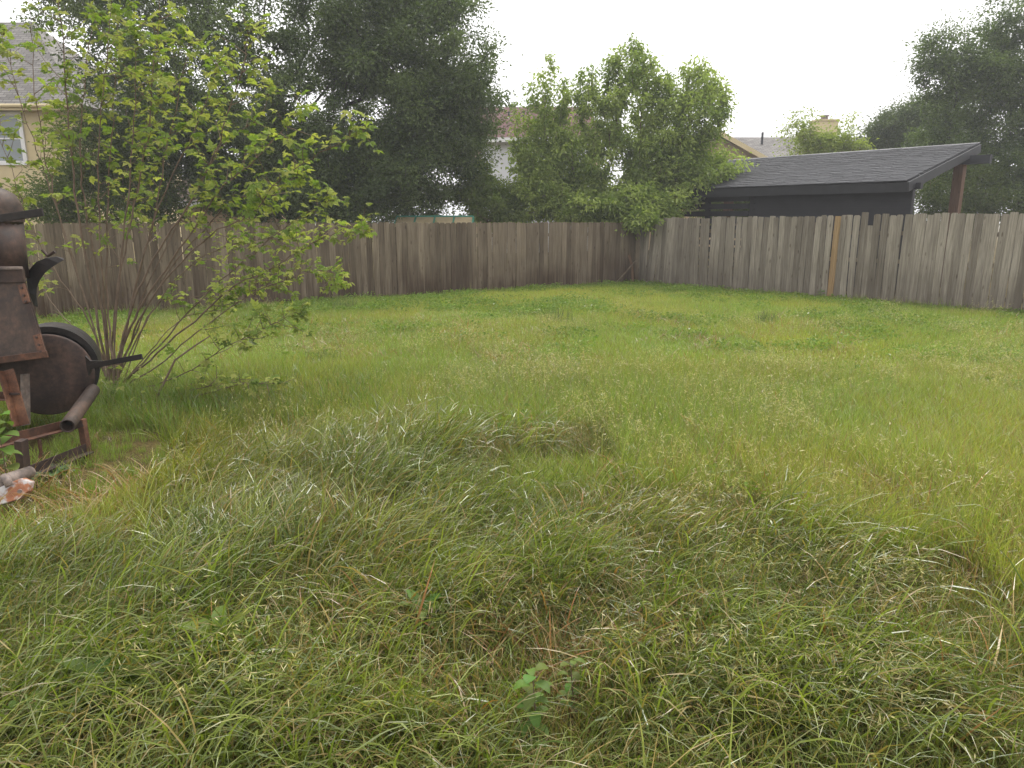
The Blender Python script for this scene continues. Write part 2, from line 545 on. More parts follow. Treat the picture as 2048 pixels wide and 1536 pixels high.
# right fence: special boards at their place along the run
rr = random.Random(5)
s = 0.62; k = 0
while s < 14.5:
    p = CORNER + DR * s
    z0 = float(gz(p.x, p.y)) - 0.01
    top = 1.86 + 0.075 * min(1, s / 8.0) + rr.gauss(0, .014)
    base = Vector((p.x, p.y, z0)) + DL * rr.uniform(-.007, .007)
    tilt, lab, mat_, me = rr.gauss(0, .011), None, None, rr.choice(right_meshes)
    if k in (0, 1): tilt = 0.055 - .015 * k
    if abs(s - 5.58) < 0.075:
        me = picket_mesh('picket', 0.145, 1.86, 'flat', 0.0, 77); mat_ = M['wood_new']; lab = 'newer orange-brown replacement board'; tilt = 0.004
        base += DL * -0.0 + Vector((-0.012, -0.012, 0))
    elif abs(s - 6.29) < 0.073:
        me = picket_mesh('picket', 0.14, 1.66, 'flat', 0.0, 78); mat_ = M['wood_r']; top = 1.70; lab = 'short sawn-off board'
    elif abs(s - 6.13) < 0.073: top += 0.05
    h0 = 1.66 if lab and 'short' in lab else 1.86
    add_picket(fr, me, mat_, base, RR, tilt, rr.gauss(0, .04), rr.gauss(0, .006), rr.uniform(.96, 1.03), (top - z0) / h0, lab)
    s += 0.1435 + rr.uniform(-.002, .006); k += 1
    if abs(s - 5.2) < 0.07: s += 0.03
    if abs(s - 5.95) < 0.07: s += 0.02
# loosened boards near the corner
for s, R_ in ((0.02, RL), (0.05, RR)):
    p = CORNER + (DL if R_ is RL else DR) * s + Vector((0.03, 0.05, 0))
    add_picket(fr, right_meshes[3], None, (p.x, p.y, -0.01), R_, 0.0, 0.0, 0, 1.0, 1.74 / 1.86)
for s, tilt, top in ((0.16, 0.05, 1.72), (0.31, 0.085, 1.74), (0.45, 0.075, 1.78)):
    p = CORNER + DR * s
    add_picket(fr, right_meshes[2], None, (p.x, p.y, -0.01), RR, tilt, 0.05, 0, 1.0, top / 1.86, 'loose tilted board at the corner')
for fence, D_, R_, L_, zt in ((fl, DL, RL, 21.4, 1.76), (fr, DR, RR, 14.4, 1.86)):
    away = DR if fence is fl else DL
    back = (-away) if fence is None else None
    nrm = R_ @ Vector((0, 1, 0))
    for zz in (0.3, 0.95, zt - 0.32):
        a = CORNER + D_ * 0.25 + nrm * 0.045; b = CORNER + D_ * L_ + nrm * 0.045
        MB().bar((a.x, a.y, zz), (b.x, b.y, zz), 0.085, 0.038).build('rail', M['wood_l'], fence)
    s = 0.12
    while s < L_:
        a = CORNER + D_ * s + nrm * 0.115
        MB().box((a.x, a.y, zt / 2 - 0.1), (0.09, 0.09, zt), D_, nrm, ZUP).build('post', M['wood_l'], fence)
        s += 2.42

# boards, brick and stone lying in the corner
bb = empty('fence_board', CORNER + Vector((-0.62, -1.0, 0)), 'loose weathered board leaning across the fence corner', 'board')
MB().bar(P(1232, 566, 20.0) , P(1272, 520, 20.45), 0.14, 0.02, (0, 1, 0)).build('plank', M['wood_l'], bb, 0.003)
sp = empty('splintered_board', CORNER + Vector((-0.1, -0.4, 0)), 'thin dark splintered board standing in the fence corner', 'board')
MB().poly([P(1256, 512, 20.3), P(1259, 508, 20.3), P(1266, 530, 20.35), P(1268, 575, 20.35), P(1264, 575, 20.35), P(1262, 532, 20.35)], (0.01, 0.02, 0)).build('plank', M['post_wood'], sp)
g_ = G(1270, 571)
bk = empty('brick', (g_.x, g_.y, g_.z), 'orange brick lying at the foot of the fence corner', 'brick')
MB().box((g_.x, g_.y, g_.z + 0.075), (0.21, 0.1, 0.065), (1, 0.2, 0)).build('brick_body', M['brick'], bk, 0.006)
g_ = G(1290, 573)
stn = empty('stone', (g_.x, g_.y, g_.z), 'pale rounded stone beside the orange brick', 'stone')
bm = bmesh.new(); bmesh.ops.create_icosphere(bm, subdivisions=3, radius=1)
for v in bm.verts:
    n_ = 1 + 0.16 * math.sin(v.co.x * 3.1 + 1) * math.cos(v.co.y * 2.7) + 0.09 * math.sin(v.co.z * 6 + v.co.x * 5)
    v.co = Vector((v.co.x * .13, v.co.y * .1, v.co.z * .075)) * n_ + Vector((0, 0, .06))
me = bpy.data.meshes.new('stone_body'); bm.to_mesh(me); bm.free()
link_mesh('stone_body', me, M['stone'], stn)

# ------------------------------------------------------------------ black shed
E_ = Vector((0.658, -0.753, 0)).normalized(); Nn = Vector((0.753, 0.658, 0)).normalized()
ER = Vector((9.18, 17.47, 2.70)); LEN = 7.7; DEP = 4.52; RISE = 1.13
SL = (Nn * DEP + ZUP * RISE).normalized(); SLN = E_.cross(SL).normalized()
if SLN.z < 0: SLN = -SLN
slen = math.hypot(DEP, RISE)
base_c = ER - E_ * (LEN / 2) + Nn * (DEP / 2); base_c.z = 0
shed = empty('shed', base_c, 'black lean-to shed with charcoal shingle roof standing behind the grey fence', 'shed')
mid = ER - E_ * (LEN / 2) + SL * (slen / 2)
deck = MB().box(mid - SLN * 0.02, (LEN, slen, 0.03), E_, SL, SLN).build('roof_deck', M['black_paint'], shed)
MB().box(ER - E_ * (LEN / 2) + Nn * 0.0 - SLN * 0.14, (LEN + .04, 0.035, 0.22), E_, SL, SLN).build('fascia', M['black_trim'], shed)
MB().box(ER + E_ * 0.018 + SL * (slen / 2) - SLN * 0.14, (0.035, slen, 0.22), E_, SL, SLN).build('fascia', M['black_trim'], shed)
MB().box(ER - E_ * (LEN - .0) + SL * (slen / 2) - SLN * 0.14, (0.035, slen, 0.22), E_, SL, SLN).build('fascia', M['black_trim'], shed)
MB().box(ER - E_ * (LEN / 2) + SL * slen - SLN * 0.14, (LEN + .04, 0.035, 0.22), E_, SL, SLN).build('fascia', M['black_trim'], shed)
MB().box(ER - E_ * (LEN / 2) + SL * (slen - .02) + SLN * 0.012, (LEN, 0.16, 0.012), E_, SL, SLN).build('ridge_strip', M['black_trim'], shed)
for a in np.arange(0.4, LEN, 0.75):
    MB().box(ER - E_ * a + SL * (slen / 2) - SLN * 0.105, (0.05, slen - .1, 0.13), E_, SL, SLN).build('rafter', M['black_paint'], shed)
# shingles: tabs
tab = MB().box((0, 0.07, 0), (0.30, 0.165, 0.012), (1, 0, 0), (0, 1, 0), (0, 0, 1))
tme = bpy.data.meshes.new('shingle'); tme.from_pydata(tab.v, [], tab.f)
m_, nt_, out_ = nodes_of('charcoal_tab')
oi_ = nt_.nodes.new('ShaderNodeObjectInfo'); tc_ = nt_.nodes.new('ShaderNodeTexCoord'); gg_ = nt_.nodes.new('ShaderNodeNewGeometry')
c_ = ramp(nt_, gg_.outputs['Random Per Island'], [(0.0, (0.026, 0.027, 0.030)), (1.0, (0.058, 0.059, 0.065))])
c3_ = ramp(nt_, oi_.outputs['Random'], [(0.0, (0.85,) * 3), (1.0, (1.15,) * 3)])
finish(nt_, out_, mixc(nt_, 1.0, c_, c3_, 'MULTIPLY'), 0.9, noise(nt_, gg_.outputs['Position'], 120, 3), 0.5, 0.004, 0.25)
M['tab'] = m_
tme.materials.append(m_)
B = Matrix((E_, SL, SLN)).transposed().to_4x4()
rest = MB(); tabs = []
rs = random.Random(9)
rows_n = int(slen / 0.14)
for r in range(rows_n):
    off = (r % 2) * 0.15 + rs.uniform(-.03, .03)
    for c in range(int(LEN / 0.305) + 1):
        a = off + c * 0.305 + 0.0
        if a > LEN - 0.16 or a < 0.15: 
            if not (a < 0.15): continue
            a = 0.15 + 0.001
        o3 = ER - E_ * a + SL * (r * 0.14 - 0.02) + SLN * (0.012 + (0.004 if rs.random() < .45 else 0) + 0.0035 * (c % 2))
        tabs.append(((o3 - Vector((0, 0, CAM_H))).length, o3, rs.uniform(.98, 1.0)))
tabs.sort(key=lambda t: t[0])
TR = Matrix.Rotation(math.radians(3.2), 4, 'X')
TR = Matrix.Rotation(math.radians(-3.2), 4, 'X')
for i, (d, o3, sx) in enumerate(tabs):
    mt = Matrix.Translation(o3 + SLN * 0.004) @ B @ TR @ Matrix.Diagonal((sx, 1, 1, 1))
    if i < 300:
        o = bpy.data.objects.new('shingle', tme); COL.objects.link(o); o.parent = shed
        o.matrix_local = Matrix.Translation(-shed.location) @ mt
    else:
        rest.add([mt @ Vector(v) for v in tab.v], tab.f)
tag(rest.build('shingles_far', M['tab'], shed), kind='stuff')
# front wall of horizontal boards, slatted at the left
W0 = ER + Nn * 0.42; W0.z = 0
z = 0.06; i = 0
while z < 2.52:
    MB().box(W0 - E_ * 2.08 + Vector((0, 0, z + .078)), (4.16, 0.022, 0.15), E_, Nn, ZUP).build('wall_board', M['black_paint'], shed)
    z += 0.158
z = 0.08
while z < 2.5:
    MB().box(W0 - E_ * 5.75 + Vector((0, 0, z + .07)), (2.9, 0.025, 0.145), E_, Nn, ZUP).build('slat', M['black_paint'], shed)
    z += 0.205
MB().box(W0 - E_ * 2.08 + Nn * .05 + Vector((0, 0, 1.28)), (4.1, 0.02, 2.5), E_, Nn, ZUP).build('wall_backing', M['black_paint'], shed)
for a in (0.06, 4.24, 5.7, 7.25):
    MB().box(W0 - E_ * a + Nn * 0.08 + Vector((0, 0, 1.27)), (0.12, 0.12, 2.54), E_, Nn, ZUP).build('wall_post', M['black_paint'], shed)
MB().box(W0 - E_ * (LEN / 2) + Nn * .08 + Vector((0, 0, 2.6)), (LEN + .3, 0.14, 0.14), E_, Nn, ZUP).build('beam', M['black_paint'], shed)
pz = ER + Nn * 3.9; ph = 2.70 + RISE * 3.9 / DEP - 0.42
for a in (0.2, 3.7, 7.2):
    q = pz - E_ * a
    MB().box((q.x, q.y, ph / 2), (0.24, 0.24, ph), E_, Nn, ZUP).build('post', M['post_wood'], shed, 0.008)
q = pz - E_ * (LEN / 2) + E_ * .15
MB().box((q.x, q.y, ph + .11), (LEN + .7, 0.15, 0.22), E_, Nn, ZUP).build('beam', M['black_trim'], shed)

# ------------------------------------------------------------------ houses
def roof_plane(name, pts, mat, parent, u, thick=0.12):
    """sloping roof slab with UVs in metres (u along eave)"""
    pts = [Vector(p) for p in pts]
    off = world_loc(parent)
    n = (pts[1] - pts[0]).cross(pts[2] - pts[0]).normalized()
    if n.z < 0: n = -n
    uu = Vector(u).normalized(); vv = n.cross(uu)
    mb = MB(); mb.poly(pts, -n * thick)
    me = bpy.data.meshes.new(name)
    me.from_pydata([tuple(Vector(p) - off) for p in mb.v], [], mb.f)
    bm = bmesh.new(); bm.from_mesh(me); bmesh.ops.recalc_face_normals(bm, faces=bm.faces)
    bm.to_mesh(me); bm.free()
    uvl = me.uv_layers.new(name='UVMap')
    for l in me.loops:
        p = me.vertices[l.vertex_index].co
        uvl.data[l.index].uv = (p.dot(uu), p.dot(vv))
    return link_mesh(name, me, mat, parent)


def siding(parent, x0, x1, y, z0, z1, mat, exposure=0.19, skip=None):
    z = z0
    while z < z1 - 0.02:
        h = min(exposure, z1 - z)
        segs = [(x0, x1)]
        if skip and z + h > skip[2] and z < skip[3]:
            segs = [(x0, skip[0]), (skip[1], x1)]
        for a, b in segs:
            if b - a > .05:
                MB().box(((a + b) / 2, y - 0.012, z + h / 2), (b - a, 0.018, h + 0.012), (1, 0, 0), (0, 1, 0.07)).build('siding_board', mat, parent)
        z += exposure


def window(parent, x0, x1, z0, z1, y, w=0.09, sill=True):
    f = MB()
    for (a, b, c, d) in ((x0 - w, x1 + w, z1, z1 + w), (x0 - w, x1 + w, z0 - w, z0), (x0 - w, x0, z0, z1), (x1, x1 + w, z0, z1)):
        f.box(((a + b) / 2, y - 0.05, (c + d) / 2), (b - a - .002, 0.08, d - c - .002))
    wo = f.build('window', M['white_paint'], parent)
    zm = (z0 + z1) / 2
    MB().box(((x0 + x1) / 2, y - 0.02, zm), (x1 - x0, 0.05, 0.05)).build('sash_rail', M['white_paint'], wo)
    for a, b in ((z0, zm - .025), (zm + .025, z1)):
        MB().box(((x0 + x1) / 2, y - 0.012, (a + b) / 2), (x1 - x0, 0.012, b - a)).build('pane', M['glass'], wo)
    return wo


# tan two-storey house on the left
HY = 26.5
h1 = empty('house', (-17.5, HY + 4, 0), 'tan two-storey house with grey shingle hip roof and white window at far left', 'house')
c_r = P(150, 220, HY)       # right end of wall
X1, X0, ZE = c_r.x, -24.0, 5.65
wx0, wx1 = P(-35, 280, HY).x, P(44, 280, HY).x
wz0, wz1 = P(20, 322, HY).z, P(20, 232, HY).z
siding(h1, X0, X1, HY, 0.3, ZE, M['tan_siding'], 0.2, (wx0 - .1, wx1 + .1, wz0 - .1, wz1 + .1))
MB().box(((X0 + X1) / 2, HY + 4.0, ZE / 2), (X1 - X0 - .02, 7.9, ZE)).build('wall', M['tan_siding'], h1)
window(h1, wx0, wx1, wz0, wz1, HY, 0.14)
MB().box((X1 - .05, HY - .03, ZE / 2), (0.12, 0.06, ZE - .3)).build('corner_trim', M['tan_siding'], h1)
ov = 0.45
A_, B_, C_, D_ = (X0 - ov, HY - ov, ZE), (X1 + ov, HY - ov, ZE), (X1 + ov, HY + 8 + ov, ZE), (X0 - ov, HY + 8 + ov, ZE)
R0_, R1_ = (X0 + 1.0, HY + 4, 9.3), (-18.6, HY + 4, 9.3)
roof_plane('roof', [A_, B_, R1_, R0_], M['roof_grey'], h1, (1, 0, 0))
roof_plane('roof', [B_, C_, R1_], M['roof_grey'], h1, (0, 1, 0))
roof_plane('roof', [C_, D_, R0_, R1_], M['roof_grey'], h1, (1, 0, 0))
MB().box(((X0 + X1) / 2, HY - ov - .02, ZE - .1), (X1 - X0 + 2 * ov, 0.04, 0.2)).build('fascia', M['tan_siding'], h1)
MB().box(((X0 + X1) / 2, HY - ov / 2 - .02, ZE - .12), (X1 - X0, ov - .05, 0.02)).build('soffit', M['white_paint'], h1)
MB().tube([(X0 - ov, HY - ov - .1, ZE - .06), (X1 + ov, HY - ov - .1, ZE - .06)], 0.06, 8).build('gutter', M['tan_siding'], h1)

# low tan house behind the brown fence
h2 = empty('house', (-9.2, 29.5, 0), 'low tan house with brown roof glimpsed through the shrub above the brown fence', 'house')
a, b = P(360, 415, 26.5), P(560, 415, 26.5)
siding(h2, a.x, b.x, 26.5, 0.2, 2.32, M['tan_wall'], 0.22)
MB().box(((a.x + b.x) / 2, 28.6, 1.2), (b.x - a.x - .02, 4.1, 2.3)).build('wall', M['tan_wall'], h2)
MB().box(((a.x + b.x) / 2, 26.0, 2.38), (b.x - a.x + .5, 0.05, 0.2)).build('fascia', M['white_paint'], h2)
roof_plane('roof', [(a.x - .3, 26.0, 2.45), (b.x + .3, 26.0, 2.45), (b.x + .3, 28.6, 3.75), (a.x - .3, 28.6, 3.75)], M['roof_brown'], h2, (1, 0, 0))
roof_plane('roof', [(a.x - .3, 31.2, 2.45), (b.x + .3, 31.2, 2.45), (b.x + .3, 28.6, 3.75), (a.x - .3, 28.6, 3.75)], M['roof_brown'], h2, (1, 0, 0))

# white house with maroon roof in the middle distance
h3 = empty('house', (1.2, 42, 0), 'white-sided house with maroon roof between the oak and the pale tree', 'house')
a, b = P(962, 280, 38.0), P(1180, 280, 38.0)
ze = P(1000, 277, 38.0).z
siding(h3, a.x, b.x, 38.0, 0.2, ze, M['white_siding'], 0.25)
MB().box(((a.x + b.x) / 2, 41.5, ze / 2), (b.x - a.x - .02, 6.9, ze - .02)).build('wall', M['white_siding'], h3)
zr = P(1000, 214, 41.5).z
MB().poly([(a.x + .01, 38.1, ze), (a.x + .01, 44.9, ze), (a.x + .01, 41.5, zr - .25)], (0.1, 0, 0)).build('gable', M['white_siding'], h3)
xl = P(972, 217, 41.5).x
roof_plane('roof', [(a.x - .35, 37.5, ze - .05), (b.x + .4, 37.5, ze - .05), (b.x + .4, 41.5, zr), (a.x - .35, 41.5, zr)], M['roof_maroon'], h3, (1, 0, 0))
roof_plane('roof', [(a.x - .35, 45.5, ze - .05), (b.x + .4, 45.5, ze - .05), (b.x + .4, 41.5, zr), (a.x - .35, 41.5, zr)], M['roof_maroon'], h3, (1, 0, 0))
MB().box(((a.x + b.x) / 2, 37.44, ze - .12), (b.x - a.x + .7, 0.06, 0.22)).build('fascia', M['white_paint'], h3)
MB().bar((a.x - .37, 37.5, ze - .14), (a.x - .37, 41.5, zr - .1), 0.2, 0.05).build('rake_board', M['white_paint'], h3)
for vx in (1018, 1047):
    q = P(vx, 232, 40.3); MB().tube([(q.x, 40.3, q.z - .4), (q.x, 40.3, q.z + .22)], 0.06, 8).build('vent_pipe', M['black_trim'], h3)

# olive roofed house behind it
h4 = empty('house', (2.2, 56, 0), 'olive-brown roof peak with vent pipe rising behind the maroon roof', 'house')
pk = P(1072, 209, 53.0)
zw = pk.z - 1.9
MB().box((pk.x, 56, zw / 2), (9.0, 7, zw)).build('wall', M['tan_wall'], h4)
roof_plane('roof', [(pk.x - 5, 52, zw), (pk.x, 52, pk.z), (pk.x, 60, pk.z), (pk.x - 5, 60, zw)], M['roof_olive'], h4, (0, 1, 0))
roof_plane('roof', [(pk.x + 5, 52, zw), (pk.x, 52, pk.z), (pk.x, 60, pk.z), (pk.x + 5, 60, zw)], M['roof_olive'], h4, (0, 1, 0))
MB().poly([(pk.x - 4.5, 52.6, zw), (pk.x + 4.5, 52.6, zw), (pk.x, 52.6, pk.z - .2)], (0, .1, 0)).build('gable', M['roof_olive'], h4)
q0, q1 = P(1088, 222, 53.5), P(1088, 190, 53.5)
MB().tube([q0, q1], 0.13, 10).build('vent_pipe', M['grey_iron'], h4)

# tan gable house with chimney on the right
h5 = empty('house', (16, 44, 0), 'tan gable house with grey roof and square chimney behind the black shed', 'house')
pk = P(1438, 262, 40.0); rt = P(1560, 318, 40.0)
zw = rt.z - .3; half = rt.x - pk.x
gxl = pk.x - half
MB().poly([(gxl, 40.3, 0.2), (rt.x, 40.3, 0.2), (rt.x, 40.3, zw), (pk.x, 40.3, pk.z - .22), (gxl, 40.3, zw)], (0, 8, 0)).build('wall', M['tan_wall'], h5)
roof_plane('roof', [(rt.x + .5, 39.8, zw - .25), (pk.x, 39.8, pk.z), (pk.x, 49, pk.z), (rt.x + .5, 49, zw - .25)], M['roof_grey'], h5, (0, 1, 0))
roof_plane('roof', [(gxl - .5, 39.8, zw - .25), (pk.x, 39.8, pk.z), (pk.x, 49, pk.z), (gxl - .5, 49, zw - .25)], M['roof_grey'], h5, (0, 1, 0))
MB().bar((rt.x + .5, 39.76, zw - .38), (pk.x, 39.76, pk.z - .13), 0.24, 0.05).build('rake_board', M['tan_siding'], h5)
MB().bar((gxl - .5, 39.76, zw - .38), (pk.x, 39.76, pk.z - .13), 0.24, 0.05).build('rake_board', M['tan_siding'], h5)
# wing behind with the ridge running right
r0, r1 = P(1450, 262, 45.0), P(1720, 290, 45.0)
roof_plane('roof', [(r0.x, 41.0, zw), (r1.x + 2, 41.0, zw), (r1.x + 1, 45.0, r0.z - .35), (r0.x, 45.0, r0.z - .35)], M['roof_grey'], h5, (1, 0, 0))
MB().box(((r0.x + r1.x) / 2 + 1, 45, zw / 2), (r1.x - r0.x, 7.6, zw - .1)).build('wall', M['tan_wall'], h5)
ch0, ch1 = P(1632, 242, 43.0), P(1676, 242, 43.0)
ch = MB().box(((ch0.x + ch1.x) / 2, 43.4, ch0.z / 2 + 1), (ch1.x - ch0.x, 1.0, ch0.z - 2)).build('chimney', M['tan_siding'], h5)
MB().box(((ch0.x + ch1.x) / 2, 43.4, ch0.z + .04), (ch1.x - ch0.x + .12, 1.12, .08)).build('chimney_cap', M['tan_siding'], ch)
MB().tube([((ch0.x + ch1.x) / 2, 43.4, ch0.z + .08), ((ch0.x + ch1.x) / 2, 43.4, ch0.z + .26)], 0.2, 12).tube([((ch0.x + ch1.x) / 2, 43.4, ch0.z + .30), ((ch0.x + ch1.x) / 2, 43.4, ch0.z + .34)], 0.27, 12).build('flue', M['grey_iron'], ch)
q = P(1525, 270, 44.0); MB().tube([(q.x, 44, q.z - .6), (q.x, 44, q.z + .15)], .07, 8).build('vent_pipe', M['black_trim'], h5)

# garden swing canopy with green frame behind the brown fence
a, b = P(786, 440, 20.0), P(944, 436, 20.0)
gs = empty('swing_canopy', ((a.x + b.x) / 2, 20.3, 0), 'tan canvas canopy in a green metal frame just above the brown fence', 'canopy')
zb, zt = 1.90, 1.60
nb = 4
for i in range(nb + 1):
    x = a.x + (b.x - a.x) * i / nb
    MB().bar((x, 19.9, zt), (x, 20.7, zb), 0.04, 0.04).build('cross_bar', M['green_metal'], gs)
for i in range(nb):
    x0, x1 = a.x + (b.x - a.x) * (i + .03) / nb, a.x + (b.x - a.x) * (i + .97) / nb
    MB().poly([(x0, 19.9, zt), (x1, 19.9, zt), (x1, 20.7, zb), (x0, 20.7, zb)], (0, 0.006, -0.012)).build('canvas_panel', M['tan_canvas'], gs)
MB().tube([(a.x, 20.72, zb + .01), (b.x, 20.72, zb + .01)], 0.03, 8).build('top_rail', M['green_metal'], gs)
MB().tube([(a.x, 19.88, zt), (b.x, 19.88, zt)], 0.03, 8).build('front_rail', M['green_metal'], gs)
for x in (a.x, b.x):
    for y, z in ((19.88, zt), (20.72, zb)):
        MB().tube([(x, y, 0), (x, y, z)], 0.028, 8).build('leg', M['green_metal'], gs)

# ------------------------------------------------------------------ rusty machine at the left edge
MY = 5.7
mloc = G(60, 930); mloc.z = 0
mach = empty('rusty_machine', (-3.75, 5.75, 0), 'rusty old farm machine with tapered box, round drum and pipe at left edge', 'machine')


def Q(px, py, dy=0.0): return P(px, py, MY + dy)


vd = Vector((-0.42, 0.90, 0.0)).normalized()          # drum axis, pointing away
cen = Q(96, 750)


def ring_pts(c, r, ax, k=48):
    u = ax.cross(ZUP).normalized(); w = u.cross(ax)
    return [c + (u * math.cos(2 * math.pi * i / k) + w * math.sin(2 * math.pi * i / k)) * r for i in range(k)]


# drum face: dished plate
mb = MB()
rr_ = [0.330, 0.328, 0.316, 0.19, 0.03]; dd_ = [0.012, -0.006, -0.012, -0.03, -0.036]
rings = [ring_pts(cen + vd * d, r, vd) for r, d in zip(rr_, dd_)]
for R in rings: mb.v += [tuple(p) for p in R]
k = 48
for i in range(len(rings) - 1):
    for j in range(k): mb.f.append((i * k + j, i * k + (j + 1) % k, (i + 1) * k + (j + 1) % k, (i + 1) * k + j))
mb.f.append(tuple((len(rings) - 1) * k + j for j in range(k)))
drum = mb.build('drum_face', M['rust_dark'], mach, smooth=True)
MB().tube([cen + vd * 0.015, cen + vd * 0.14], 0.31, 40).build('drum_neck', M['soot'], mach, smooth=False)
c2 = cen + Vector((0.0, 0.0, 0.018)) + vd * 0.14
mb = MB()
rings = [ring_pts(c2 + vd * d, r, vd) for r, d in ((0.31, 0), (0.355, 0), (0.355, 0.03), (0.34, 0.034), (0.34, 0.42), (0.1, 0.44))]
for R in rings: mb.v += [tuple(p) for p in R]
for i in range(len(rings) - 1):
    for j in range(k): mb.f.append((i * k + j, i * k + (j + 1) % k, (i + 1) * k + (j + 1) % k, (i + 1) * k + j))
mb.build('drum_housing', M['soot'], mach)

# tapered box with front panel, strips and rivets
top_y, bot_y = 548, 738
f_tr, f_br = Q(48, 552, -.25), Q(98, 716, -.38)
f_tl, f_bl = Q(-95, 552, -.25) , Q(-150, 748, -.38)
bxd = Vector((-.60, .80, 0))
b_tr, b_br = f_tr + bxd * .40 + ZUP * .01, f_br + bxd * .50 + ZUP * .02
b_tl, b_bl = f_tl + bxd * .36 + Vector((.1, 0, .01)), f_bl + bxd * .44 + Vector((.14, 0, .02))
MB().add([f_tl, f_tr, f_br, f_bl, b_tl, b_tr, b_br, b_bl], [(0, 1, 2, 3), (1, 5, 6, 2), (5, 4, 7, 6), (4, 0, 3, 7), (0, 4, 5, 1), (3, 2, 6, 7)]).build('tapered_box', M['rust_light'], mach, 0.006)
fn = (f_tr - f_tl).cross(f_br - f_tr).normalized()
if fn.y > 0: fn = -fn
# lid band
MB().bar(f_tl.lerp(f_tr, -.02) + fn * .015 + ZUP * .0, f_tl.lerp(f_tr, 1.02) + fn * .015, 0.10, 0.03).build('lid_band', M['rust_dark'], mach, 0.004)
MB().bar(f_tl.lerp(f_tr, -.03) + fn * .022 + ZUP * .055, f_tl.lerp(f_tr, 1.0) + fn * .022 + ZUP * .055, 0.02, 0.05).build('lid_rim', M['grey_iron'], mach, 0.004)
# edge strips
e_top, e_bot = f_tr.lerp(f_br, .06), f_tr.lerp(f_br, .97)
inn = (f_tl - f_tr).normalized()
for t0, t1, w_ in ((0.0, 1.0, .035), (.05, .30, .055), (.72, .98, .06)):
    pa, pb = e_top.lerp(e_bot, t0) + inn * .03 + fn * (.006 if w_ < .05 else .016), e_top.lerp(e_bot, t1) + inn * .03 + fn * (.006 if w_ < .05 else .016)
    MB().bar(pa, pb, w_, 0.01, inn).build('edge_strip', M['rust_red'] if w_ > .05 else M['rust_dark'], mach, .002)
for t in (.1, .2, .28, .76, .86, .95):
    c = e_top.lerp(e_bot, t) + inn * .03 + fn * .024
    MB().tube([c - fn * .004, c + fn * .007], .009, 8).build('rivet', M['rust_dark'], mach)
MB().bar(f_bl + fn * .012 + ZUP * .03, f_br + fn * .012 + ZUP * .03, 0.05, 0.016).build('bottom_flange', M['rust_red'], mach, .003)

# neck and domed cap above the box
n0, n1, n2 = Q(-26, 548, -.04), Q(-26, 440, -.02), Q(-26, 404, -.02)
mb = MB(); mb.tube([n0, n1], [0.275, 0.235], 28, cap=True); mb.build('neck', M['rust_dark'], mach, smooth=True)
cap_pts = [(n1, .235), (n1.lerp(n2, .5), .235), (n2, .222), (n2 + ZUP * .06, .185), (n2 + ZUP * .10, .12), (n2 + ZUP * .118, .04)]
MB().tube([p for p, r in cap_pts], [r for p, r in cap_pts], 28).build('domed_cap', M['rust_light'], mach, smooth=True)
MB().tube([n1 - ZUP * .015, n1 + ZUP * .02], .245, 28).build('collar', M['rust_dark'], mach)
MB().bar(Q(-120, 455, -.33), Q(86, 424, -.30), .055, .02, ZUP).build('cross_bar', M['soot'], mach, .003)

# curved horn-shaped blade beside the neck
outer = [(68, 612), (57, 585), (53, 560), (58, 540), (72, 524), (92, 516), (112, 513), (126, 516)]
inner = [(76, 614), (73, 592), (74, 575), (80, 560), (90, 546), (103, 535), (117, 526), (128, 520)]
mb = MB()
op = [Q(x, y, .12) for x, y in outer]; ip = [Q(x, y, .06) for x, y in inner]
th = Vector((-.012, .02, 0))
vs = op + ip + [p + th for p in op] + [p + th for p in ip]
n = len(op); fs = []
for i in range(n - 1):
    fs += [(i, i + 1, n + i + 1, n + i), (2 * n + i + 1, 2 * n + i, 3 * n + i, 3 * n + i + 1), (i + 1, i, 2 * n + i, 2 * n + i + 1), (n + i, n + i + 1, 3 * n + i + 1, 3 * n + i)]
fs += [(0, n, 3 * n, 2 * n), (n - 1, 3 * n - 1, 4 * n - 1, 2 * n - 1)]
mb.add(vs, fs).build('curved_blade', M['soot'], mach, smooth=False)
MB().tube([Q(84, 500, .1), Q(96, 512, .1), Q(110, 503, .1)], .012, 8).build('blade_handle', M['rust_dark'], mach)

# flat handle bar and its bracket
MB().bar(Q(186, 731, -.05), Q(284, 713, -.22), .042, .014, ZUP).build('handle_bar', M['soot'], mach, .003)
MB().poly([Q(170, 712, -.04), Q(180, 722, -.05), Q(205, 722, -.06), Q(205, 734, -.06), Q(183, 738, -.05), Q(177, 752, -.04), Q(173, 735, -.04)], (0, .02, 0)).build('bracket', M['soot'], mach)

# open pipe
pa, pb = Q(186, 780, .12), Q(135, 852, -.62)
mb = MB(); kk = 20
ax = (pb - pa).normalized()
rings = [ring_pts(pa, .052, ax, kk), ring_pts(pb, .052, ax, kk), ring_pts(pb + ax * .004, .048, ax, kk), ring_pts(pb, .040, ax, kk), ring_pts(pb - ax * .35, .038, ax, kk)]
for R in rings: mb.v += [tuple(p) for p in R]
for i in range(len(rings) - 1):
    for j in range(kk): mb.f.append((i * kk + j, i * kk + (j + 1) % kk, (i + 1) * kk + (j + 1) % kk, (i + 1) * kk + j))
mb.f.append(tuple((len(rings) - 1) * kk + j for j in range(kk)))
mb.build('pipe', M['rust_light'], mach, smooth=False)

